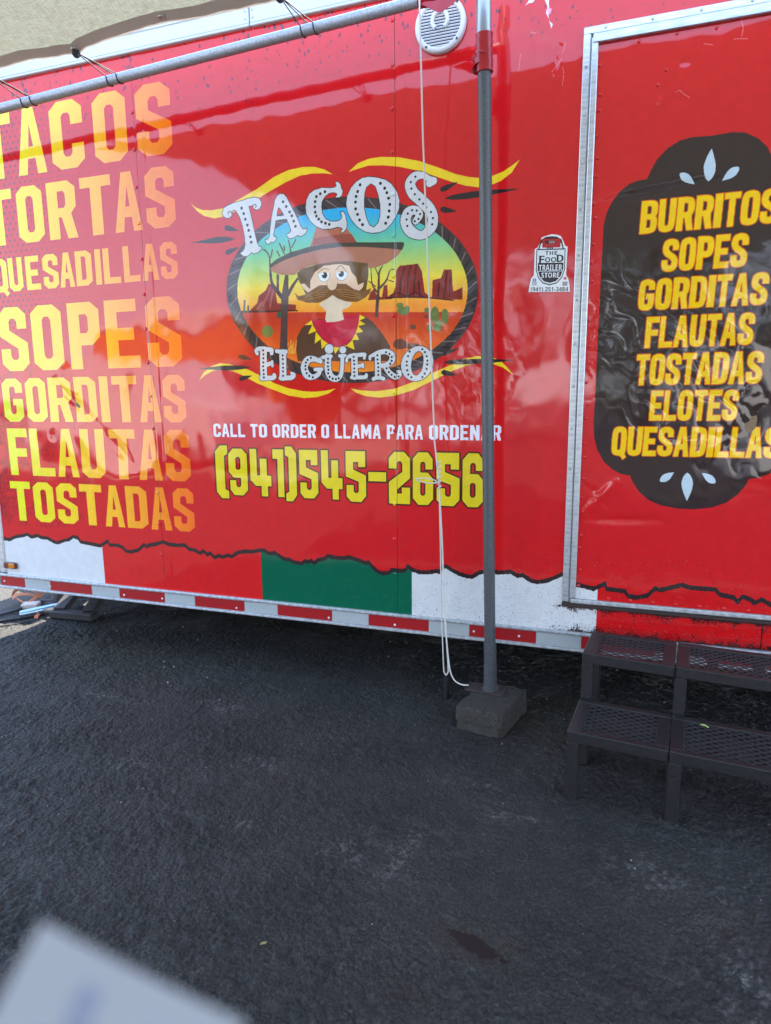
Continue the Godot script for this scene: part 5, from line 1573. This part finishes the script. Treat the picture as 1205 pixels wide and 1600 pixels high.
func build_ground() -> void:
	var fine := FastNoiseLite.new()
	fine.noise_type = FastNoiseLite.TYPE_SIMPLEX_SMOOTH
	fine.frequency = 1.0
	fine.fractal_octaves = 3
	fine.seed = 77
	var cell := FastNoiseLite.new()
	cell.noise_type = FastNoiseLite.TYPE_CELLULAR
	cell.cellular_return_type = FastNoiseLite.RETURN_DISTANCE
	cell.frequency = 1.0
	cell.seed = 5
	var x0 := -3.1
	var x1 := 1.35
	var z0 := -0.95
	var z1 := 2.05
	var pits := [[0.259, 0.703, 0.028, 0.012, 0.010], [0.099, 0.906, 0.022, 0.016, 0.008], [0.856, 1.024, 0.022, 0.03, 0.009], [0.72, 0.99, 0.02, 0.012, 0.006], [0.17, 1.44, 0.03, 0.03, 0.008], [-0.45, 1.24, 0.03, 0.012, 0.006]]
	var height := func(x: float, z: float) -> float:
		var smooth := clampf(1.15 - 0.9 * exp(-(pow((x - 0.42) / 0.42, 2.0) + pow((z - 1.0) / 0.42, 2.0))), 0.3, 1.0)
		var h := 0.0042 * fine.get_noise_2d(x * 9.0, z * 9.0) + smooth * (0.85 + 0.8 * fine.get_noise_2d(x * 3.1, z * 3.1 + 7.0)) * (0.0056 * fine.get_noise_2d(x * 24.0 + 50.0, z * 24.0) + 0.0050 * fine.get_noise_2d(x * 62.0 + 150.0, z * 62.0) - 0.0032 * cell.get_noise_2d(x * 74.0, z * 74.0)) 
		for p in pits:
			var d := pow((x - p[0]) / p[2], 2.0) + pow((z - p[1]) / p[3], 2.0)
			if d < 6.0:
				h -= p[4] * exp(-d)
		var px := (x - 0.285) * 0.94 + (z - 1.262) * 0.34
		var pz := -(x - 0.285) * 0.34 + (z - 1.262) * 0.94
		var d := pow(px / 0.085, 2.0) + pow(pz / 0.032, 2.0) + 0.5 * fine.get_noise_2d(x * 20.0, z * 20.0)
		if d < 5.0:
			h = h * (1.0 - 0.8 * exp(-maxf(0.0, d) * 0.6)) - 0.011 * exp(-maxf(0.0, d) * 0.8)
		var rim := minf(minf(x - x0, x1 - x), minf(z - z0, z1 - z))
		return h * clampf(rim / 0.15, 0.0, 1.0)
	var scuffs := [[-0.985, 0.381, 0.14, 0.05], [-0.13, 1.057, 0.09, 0.05], [0.16, 0.624, 0.12, 0.035], [0.70, 0.90, 0.12, 0.08], [-1.5, 0.45, 0.2, 0.03], [-0.62, 0.72, 0.10, 0.05], [-0.55, 1.05, 0.10, 0.03], [0.9, 1.2, 0.12, 0.1], [0.30, 0.75, 0.10, 0.04], [0.02, 1.02, 0.05, 0.12], [-1.1, 0.9, 0.12, 0.05]]
	var s := Shape.new()
	var step := 0.0060
	var nx := int((x1 - x0) / step)
	var nz := int((z1 - z0) / step)
	var hs := PackedFloat32Array()
	hs.resize((nx + 1) * (nz + 1))
	for j in nz + 1:
		for i in nx + 1:
			hs[j * (nx + 1) + i] = height.call(x0 + (x1 - x0) * i / nx, z0 + (z1 - z0) * j / nz)
	var dxs := (x1 - x0) / nx
	var dzs := (z1 - z0) / nz
	for j in nz + 1:
		var z := z0 + dzs * j
		for i in nx + 1:
			var x := x0 + dxs * i
			var at := j * (nx + 1) + i
			var l := hs[at - 1] if i > 0 else hs[at]
			var r := hs[at + 1] if i < nx else hs[at]
			var b := hs[at - nx - 1] if j > 0 else hs[at]
			var f := hs[at + nx + 1] if j < nz else hs[at]
			s.v.append(Vector3(x, hs[at], z))
			s.n.append(Vector3(-(r - l) / (2 * dxs), 1, -(f - b) / (2 * dzs)).normalized())
			s.u.append(Vector2(x, z))
			var c := 0.063 + 0.020 * fine.get_noise_2d(x * 2.2 + 9.0, z * 2.2) + 0.014 * fine.get_noise_2d(x * 11.0, z * 11.0 + 80.0) + 0.022 * fine.get_noise_2d(x * 70.0, z * 70.0 + 31.0)
			var pale := 0.0
			for q in scuffs:
				var d := pow((x - q[0]) / q[2], 2.0) + pow((z - q[1]) / q[3], 2.0)
				if d < 4.0:
					pale += exp(-d)
			if pale > 0.05:
				c += 0.16 * pale * clampf((fine.get_noise_2d(x * 38.0 + 400.0, z * 38.0) + 0.6 * fine.get_noise_2d(x * 9.0, z * 9.0 + 60.0)) * 2.6 - 0.3, 0.0, 1.0)
			var brown := 0.0
			for q in [[0.285, 1.262, 0.1], [0.856, 1.03, 0.035], [0.16, 1.44, 0.04], [-1.9, 0.05, 0.5], [0.55, 0.05, 0.5]]:
				brown += exp(-(pow((x - q[0]) / q[2], 2.0) + pow((z - q[1]) / (q[2] * 0.5), 2.0)))
			brown = clampf(brown, 0.0, 1.0) * clampf(0.6 + fine.get_noise_2d(x * 25.0, z * 25.0), 0.0, 1.0)
			s.c.append(Color(c * (1.0 + 0.22 * brown), c * 0.985, c * (0.93 - 0.36 * brown)))
	for j in nz:
		for i in nx:
			var p := j * (nx + 1) + i
			s.i.append_array([p, p + 1, p + nx + 1, p + 1, p + nx + 2, p + nx + 1])
	# the same sheet goes on, flat, to the horizon
	var xs := [-300.0, -40.0, x0, x1, 40.0, 300.0]
	var zs := [-300.0, -40.0, z0, z1, 40.0, 300.0]
	for a in 5:
		for b in 5:
			if a == 2 and b == 2:
				continue
			var at := s.v.size()
			for q in [[a, b], [a + 1, b], [a + 1, b + 1], [a, b + 1]]:
				s.v.append(Vector3(xs[q[0]], 0.0, zs[q[1]]))
				s.n.append(Vector3.UP)
				s.u.append(Vector2(xs[q[0]], zs[q[1]]))
				s.c.append(Color(0.085, 0.084, 0.08))
			s.i.append_array([at, at + 1, at + 2, at, at + 2, at + 3])
	var m := StandardMaterial3D.new()
	m.resource_name = "sealed_asphalt"
	m.vertex_color_use_as_albedo = true
	grain(m, 1.7, 0.10, Color(1, 1, 1), Color(0.40, 0.40, 0.40), 0.6, 71, FastNoiseLite.TYPE_CELLULAR)
	m.heightmap_flip_texture = true
	var stones := FastNoiseLite.new() # the tone of each stone in the binder
	stones.noise_type = FastNoiseLite.TYPE_CELLULAR
	stones.cellular_return_type = FastNoiseLite.RETURN_CELL_VALUE
	stones.fractal_type = FastNoiseLite.FRACTAL_NONE
	stones.frequency = 0.15
	stones.seed = 6
	var tone := NoiseTexture2D.new()
	tone.width = 1024
	tone.height = 1024
	tone.seamless = true
	tone.noise = stones
	var ramp := Gradient.new()
	ramp.offsets = PackedFloat32Array([0.0, 0.55, 0.9, 1.0])
	ramp.colors = PackedColorArray([Color(0.5, 0.5, 0.5), Color(0.66, 0.66, 0.66), Color(0.8, 0.79, 0.78), Color(1.0, 0.99, 0.96)])
	tone.color_ramp = ramp
	m.albedo_texture = tone
	m.roughness = 0.74
	m.metallic_specular = 0.42
	var g := put("ground", s, m)
	g.set_meta("kind", "structure")
	# older, paler concrete across the lot, seen only in the wall's gloss
	s = Shape.new()
	s.box(Vector3(-34.2, -0.046, 28.0), Vector3(60, 0.1, 42.0))
	var ap := put("concrete_lot", s, grain(mat("pale_concrete", Color(1, 1, 1), 0.9), 0.4, 0.03, Color8(128, 124, 118), Color8(166, 162, 154), 0.0, 91))
	ap.set_meta("kind", "structure")
	# puddle
	s = Shape.new()
	var ring := PackedVector3Array()
	for k in 40:
		var a := k * TAU / 40
		var r := 1.0 + 0.12 * sin(a * 3.0 + 1.0) + 0.08 * sin(a * 5.0)
		var px := cos(a) * 0.15 * r
		var pz := sin(a) * 0.062 * r
		ring.append(Vector3(0.285 + px * 0.94 - pz * 0.34, -0.0066, 1.262 + px * 0.34 + pz * 0.94))
	for k in 40:
		s.face([Vector3(0.285, -0.0066, 1.262), ring[k], ring[(k + 1) % 40]], Vector3(0.285, -1, 1.262))
	var water := mat("muddy_water", Color8(40, 39, 37), 0.22, 0.0, 0.3)
	var pd := put("puddle", s, water)
	pd.set_meta("kind", "structure")
	# loose grit
	var mm := MultiMesh.new()
	mm.transform_format = MultiMesh.TRANSFORM_3D
	mm.use_colors = true
	var stone := Shape.new()
	stone.tube([Vector3(-0.5, 0, 0), Vector3(-0.3, 0.1, 0), Vector3(0.2, 0.05, 0.1), Vector3(0.5, 0, 0)], [0.1, 0.42, 0.38, 0.08], 6)
	mm.mesh = stone.mesh()
	mm.instance_count = 420
	for k in 420:
		var x := rng.randf_range(-2.6, 1.2)
		var z := rng.randf_range(-0.7, 1.9) if k % 3 else rng.randf_range(-0.6, 0.35)
		var r := rng.randf_range(0.0015, 0.0045) if k % 12 else rng.randf_range(0.005, 0.009)
		mm.set_instance_transform(k, Transform3D(Basis(Vector3(rng.randf() - 0.5, 1, rng.randf() - 0.5).normalized(), rng.randf() * TAU).scaled(Vector3.ONE * r), Vector3(x, height.call(x, z) + r * 0.3, z)))
		var v := rng.randf_range(0.08, 0.42)
		mm.set_instance_color(k, Color(v, v * 0.97, v * 0.9))
	var gm := StandardMaterial3D.new()
	gm.resource_name = "pale_grit"
	gm.vertex_color_use_as_albedo = true
	gm.roughness = 0.8
	var gi := MultiMeshInstance3D.new()
	gi.name = "loose_grit"
	gi.multimesh = mm
	gi.material_override = gm
	add_child(gi)
	tag(gi, "pale crumbs of grit scattered over the dark asphalt", "grit", "", "stuff")
	# litter one can make out
	s = Shape.new()
	var path := []
	for k in 12:
		var a := -1.9 + k * 0.34
		path.append(Vector3(cos(a) * 0.016, 0.002, sin(a) * 0.02))
	path.append(Vector3(-0.012, 0.002, 0.018))
	s.tube(path, 0.0018, 6)
	var clip := put("wire_clip", s, mat("grey_wire", Color8(58, 55, 53), 0.5, 0.3))
	clip.position = Vector3(0.35, 0.002, 0.926)
	tag(clip, "small bent wire clip lying on the asphalt below the steps", "wire clip")
	s = Shape.new()
	s.tube([Vector3(-0.012, 0.002, 0.01), Vector3(-0.004, 0.004, 0.002), Vector3(0.006, 0.004, -0.004), Vector3(0.012, 0.002, -0.012)], [0.001, 0.0055, 0.005, 0.001], 6)
	var lf := put("dry_leaf", s, mat("yellow_leaf", Color8(140, 128, 80), 0.7))
	lf.position = Vector3(-0.2, 0.002, 1.431)
	lf.scale = Vector3.ONE * 0.55
	tag(lf, "tiny yellow dry leaf on the asphalt near the paper slip", "leaf")
	for q in [[0.36, 0.30, 0.9, "thin dry twig beside the steps' front leg"], [0.86, 0.93, 2.0, "thin pale twig on the asphalt in front of the steps"]]:
		s = Shape.new()
		s.tube([Vector3(-0.022, 0.002, 0), Vector3(0, 0.004, 0.003), Vector3(0.022, 0.002, -0.002)], [0.0012, 0.0018, 0.001], 6)
		var tw := put("dry_twig", s, mat("pale_twig", Color8(100, 92, 80), 0.8))
		tw.position = Vector3(q[0], 0.002, q[1])
		tw.rotation.y = q[2]
		tw.scale = Vector3.ONE * 0.65
		tag(tw, q[3], "twig")

func build_slip() -> void:
	# the slip of paper held out in front of the lens, far out of focus
	var cam := Vector3(0.5423, 1.2971, 2.6428)
	var a := cam + Vector3(-0.789, -0.780, -0.659) * 0.15
	var b := cam + Vector3(-0.487, -0.927, -0.737) * 0.153
	var c := cam + Vector3(-0.872, -0.905, -0.602) * 0.148
	var u := (b - a)
	var v := (c - a)
	v = (v - u * v.dot(u) / u.length_squared()).normalized() * 0.115
	var up := v.cross(u).normalized()
	if up.y < 0.0:
		up = -up
	var im := Image.create_empty(128, 256, false, Image.FORMAT_RGB8)
	im.fill(Color8(154, 156, 160))
	for k in 9:
		im.fill_rect(Rect2i(36 + k, 16 + k * 10, 14, 14), Color8(128, 134, 150))
	for k in 7:
		im.fill_rect(Rect2i(64, 60 + k * 22, 44 - (k * 13) % 20, 7), Color8(138, 142, 152))
	var s := Shape.new()
	for side in [0.0, -0.0002]:
		var f := func(p: float, q: float) -> Array:
			return [u * p + v * q + up * (side - 0.004 * pow(q, 2.0) + 0.002 * sin(p * 2.0)), up if side == 0.0 else -up, Vector2(p, q)]
		s.grid(8, 12, f)
	var m := StandardMaterial3D.new()
	m.resource_name = "white_paper"
	m.albedo_texture = ImageTexture.create_from_image(im)
	m.roughness = 0.75
	var o := put("paper_slip", s, m)
	o.position = a
	tag(o, "blurred white paper slip held close in the lower corner", "paper")

func build_far_side() -> void:
	# what the glossy wall mirrors: a low stucco building and two parked vans across the lot
	var b := node("stucco_building", self, Vector3(-16.6, 0, 21))
	tag(b, "low orange stucco building across the parking lot, mirrored in the wrap", "building")
	var st := grain(mat("orange_stucco", Color(1, 1, 1), 0.9), 0.6, 0.03, Color8(206, 124, 52), Color8(226, 146, 70), 0.0, 81)
	var trim := mat("white_trim", Color8(222, 220, 214), 0.7)
	var s := Shape.new()
	s.box(Vector3(0, 2.2, 3.0), Vector3(9, 4.4, 6.0), Basis.IDENTITY, 0.03)
	put("wall", s, st, b)
	s = Shape.new()
	s.box(Vector3(0, 4.5, 2.95), Vector3(9.3, 0.35, 6.2), Basis.IDENTITY, 0.03)
	put("parapet", s, trim, b)
	for k in 3:
		var w := node("window", b, Vector3(-3.0 + k * 3.0, 1.75, -0.02))
		s = Shape.new()
		s.box(Vector3(0, 0, 0), Vector3(1.9, 1.7, 0.1), Basis.IDENTITY, 0.02)
		put("frame", s, trim, w)
		s = Shape.new()
		s.box(Vector3(0, 0, -0.03), Vector3(1.7, 1.5, 0.08))
		put("pane", s, mat("dark_glass", Color8(40, 46, 52), 0.08), w)
	var bark := mat("bark", Color8(84, 70, 58), 0.9)
	var leafy := mat("dark_leaf", Color8(58, 78, 36), 0.6)
	var lm := Shape.new()
	lm.face([Vector3(-0.5, 0, 0), Vector3(0, 0.1, 0.28), Vector3(0.5, 0, 0), Vector3(0, -0.05, -0.28)], Vector3(0, -1, 0))
	var leaf_mesh := lm.mesh()
	var spots := [[-8.2, 17.0, 5.6, "tree left of the row across the lot, mirrored above the logo"], [-3.6, 15.5, 6.8, "tall tree second in the row across the lot"], [1.2, 16.5, 6.4, "broad tree third in the row across the lot"], [6.0, 15.0, 7.0, "tree at the end of the row across the lot, mirrored in the door"]]
	for k in 4:
		var q: Array = spots[k]
		var tree := node("shade_tree", self, Vector3(q[0], 0, q[1]))
		tag(tree, q[3], "tree", "trees across the lot")
		var tall: float = q[2]
		s = Shape.new()
		s.tube([Vector3(0, -0.05, 0), Vector3(0.05, tall * 0.25, 0.03), Vector3(-0.04, tall * 0.55, 0), Vector3(0.02, tall * 0.8, 0.05)], [0.22, 0.16, 0.1, 0.04], 10)
		for j in 5:
			var an := j * 1.3 + k
			s.tube([Vector3(0, tall * (0.28 + 0.06 * j), 0), Vector3(cos(an) * 0.8, tall * (0.42 + 0.06 * j), sin(an) * 0.8), Vector3(cos(an) * 1.6, tall * (0.5 + 0.07 * j), sin(an) * 1.6)], [0.08, 0.05, 0.02], 6)
		put("trunk", s, bark, tree)
		var mm := MultiMesh.new()
		mm.transform_format = MultiMesh.TRANSFORM_3D
		mm.mesh = leaf_mesh
		mm.instance_count = 6000
		for j in 6000:
			var lobe := j % 14
			var la := lobe * 2.4 + k
			var lr := 1.1 + 0.5 * sin(lobe * 3.1)
			var c := Vector3(cos(la) * lr * 1.4, tall * (0.28 + 0.62 * (lobe / 13.0)), sin(la) * lr * 1.2)
			var dir := Vector3(rng.randfn(), rng.randfn(), rng.randfn()).normalized()
			var p := c + dir * (0.55 + 0.45 * sqrt(rng.randf())) * (1.0 + 0.35 * sin(lobe * 1.7))
			mm.set_instance_transform(j, Transform3D(Basis(Vector3(rng.randf() - 0.5, rng.randf() - 0.5, rng.randf() - 0.5).normalized(), rng.randf() * TAU).scaled(Vector3.ONE * rng.randf_range(0.14, 0.3)), p))
		var crown := MultiMeshInstance3D.new()
		crown.name = "crown"
		crown.multimesh = mm
		crown.material_override = leafy
		crown.set_meta("kind", "stuff")
		tree.add_child(crown, true)
	var body := PackedVector2Array([Vector2(-2.6, 0.35), Vector2(2.6, 0.35), Vector2(2.65, 0.9), Vector2(2.55, 1.15), Vector2(1.75, 1.3), Vector2(1.15, 2.05), Vector2(-2.45, 2.12), Vector2(-2.62, 1.9)])
	for q in [[Vector3(-8.4, 0, 8.6), 0.15, "white panel van parked across the lot, mirrored beside the menu words"], [Vector3(4.9, 0, 9.6), -0.12, "white panel van parked across the lot, mirrored in the door"]]:
		var v := node("parked_van", self, q[0])
		v.rotation.y = q[1]
		tag(v, q[2], "van", "vans parked across the lot")
		s = Shape.new()
		s.plate(body, -0.95, 0.95)
		put("body", s, mat("white_paint", Color8(226, 228, 230), 0.2), v)
		for z in [-0.962, 0.962]:
			s = Shape.new()
			s.box(Vector3(0.98, 1.6, z), Vector3(0.75, 0.5, 0.03), Basis.IDENTITY, 0.01)
			put("side_window", s, mat("dark_glass", Color.BLACK), v)
		for x in [-1.65, 1.65]:
			for z in [-0.88, 0.88]:
				s = Shape.new()
				s.tube([Vector3(x, 0.34, z - 0.11), Vector3(x, 0.34, z + 0.11)], 0.34, 20)
				put("wheel", s, mat("tyre_rubber", Color8(28, 28, 29), 0.8), v)

func _ready() -> void:
	rng.seed = 20
	wave.noise_type = FastNoiseLite.TYPE_SIMPLEX_SMOOTH
	wave.frequency = 0.012
	wave.fractal_octaves = 2
	wave.seed = 3
	var cam := Camera3D.new()
	cam.name = "camera"
	cam.projection = Camera3D.PROJECTION_PERSPECTIVE
	cam.keep_aspect = Camera3D.KEEP_HEIGHT
	cam.fov = 75.92
	cam.near = 0.02
	cam.far = 900.0
	cam.transform = Transform3D(Basis(Vector3(0.945166, -0.00832, -0.326485), Vector3(-0.047441, 0.985575, -0.162456), Vector3(0.323127, 0.169036, 0.931137)), Vector3(0.54231, 1.29706, 2.64282))
	var lens := CameraAttributesPhysical.new()
	lens.frustum_focal_length = 13.0
	lens.exposure_aperture = 2.0
	lens.frustum_focus_distance = 2.7
	cam.attributes = lens
	add_child(cam)
	cam.fov = 75.92
	cam.near = 0.02
	cam.far = 900.0
	cam.current = true
	var env := Environment.new()
	env.background_mode = Environment.BG_SKY
	var sm := ProceduralSkyMaterial.new()
	sm.sky_top_color = Color(0.56, 0.68, 0.86)
	sm.sky_horizon_color = Color(0.93, 0.955, 0.98)
	sm.sky_curve = 0.16
	sm.ground_bottom_color = Color(0.2, 0.2, 0.2)
	sm.ground_horizon_color = Color(0.6, 0.64, 0.68)
	sm.sky_energy_multiplier = 1.0
	sm.sun_angle_max = 20.0
	var sky := Sky.new()
	sky.sky_material = sm
	env.sky = sky
	env.tonemap_mode = Environment.TONE_MAPPER_LINEAR
	env.tonemap_exposure = 5.6
	env.sdfgi_enabled = true
	env.ssao_enabled = true
	env.ssil_enabled = true
	var we := WorldEnvironment.new()
	we.name = "environment"
	we.environment = env
	add_child(we)
	var sun := DirectionalLight3D.new()
	sun.name = "sun"
	sun.light_energy = 1.5
	sun.light_color = Color(1.0, 0.95, 0.87)
	sun.light_angular_distance = 0.5
	sun.shadow_enabled = true
	add_child(sun)
	sun.look_at_from_position(Vector3.ZERO, Vector3(0.05, -1.25, 0.9), Vector3.UP)
	build_ground()
	build_trailer()
	build_speaker()
	build_awning()
	build_rope()
	build_steps()
	build_front_clutter()
	build_far_side()
	build_slip()
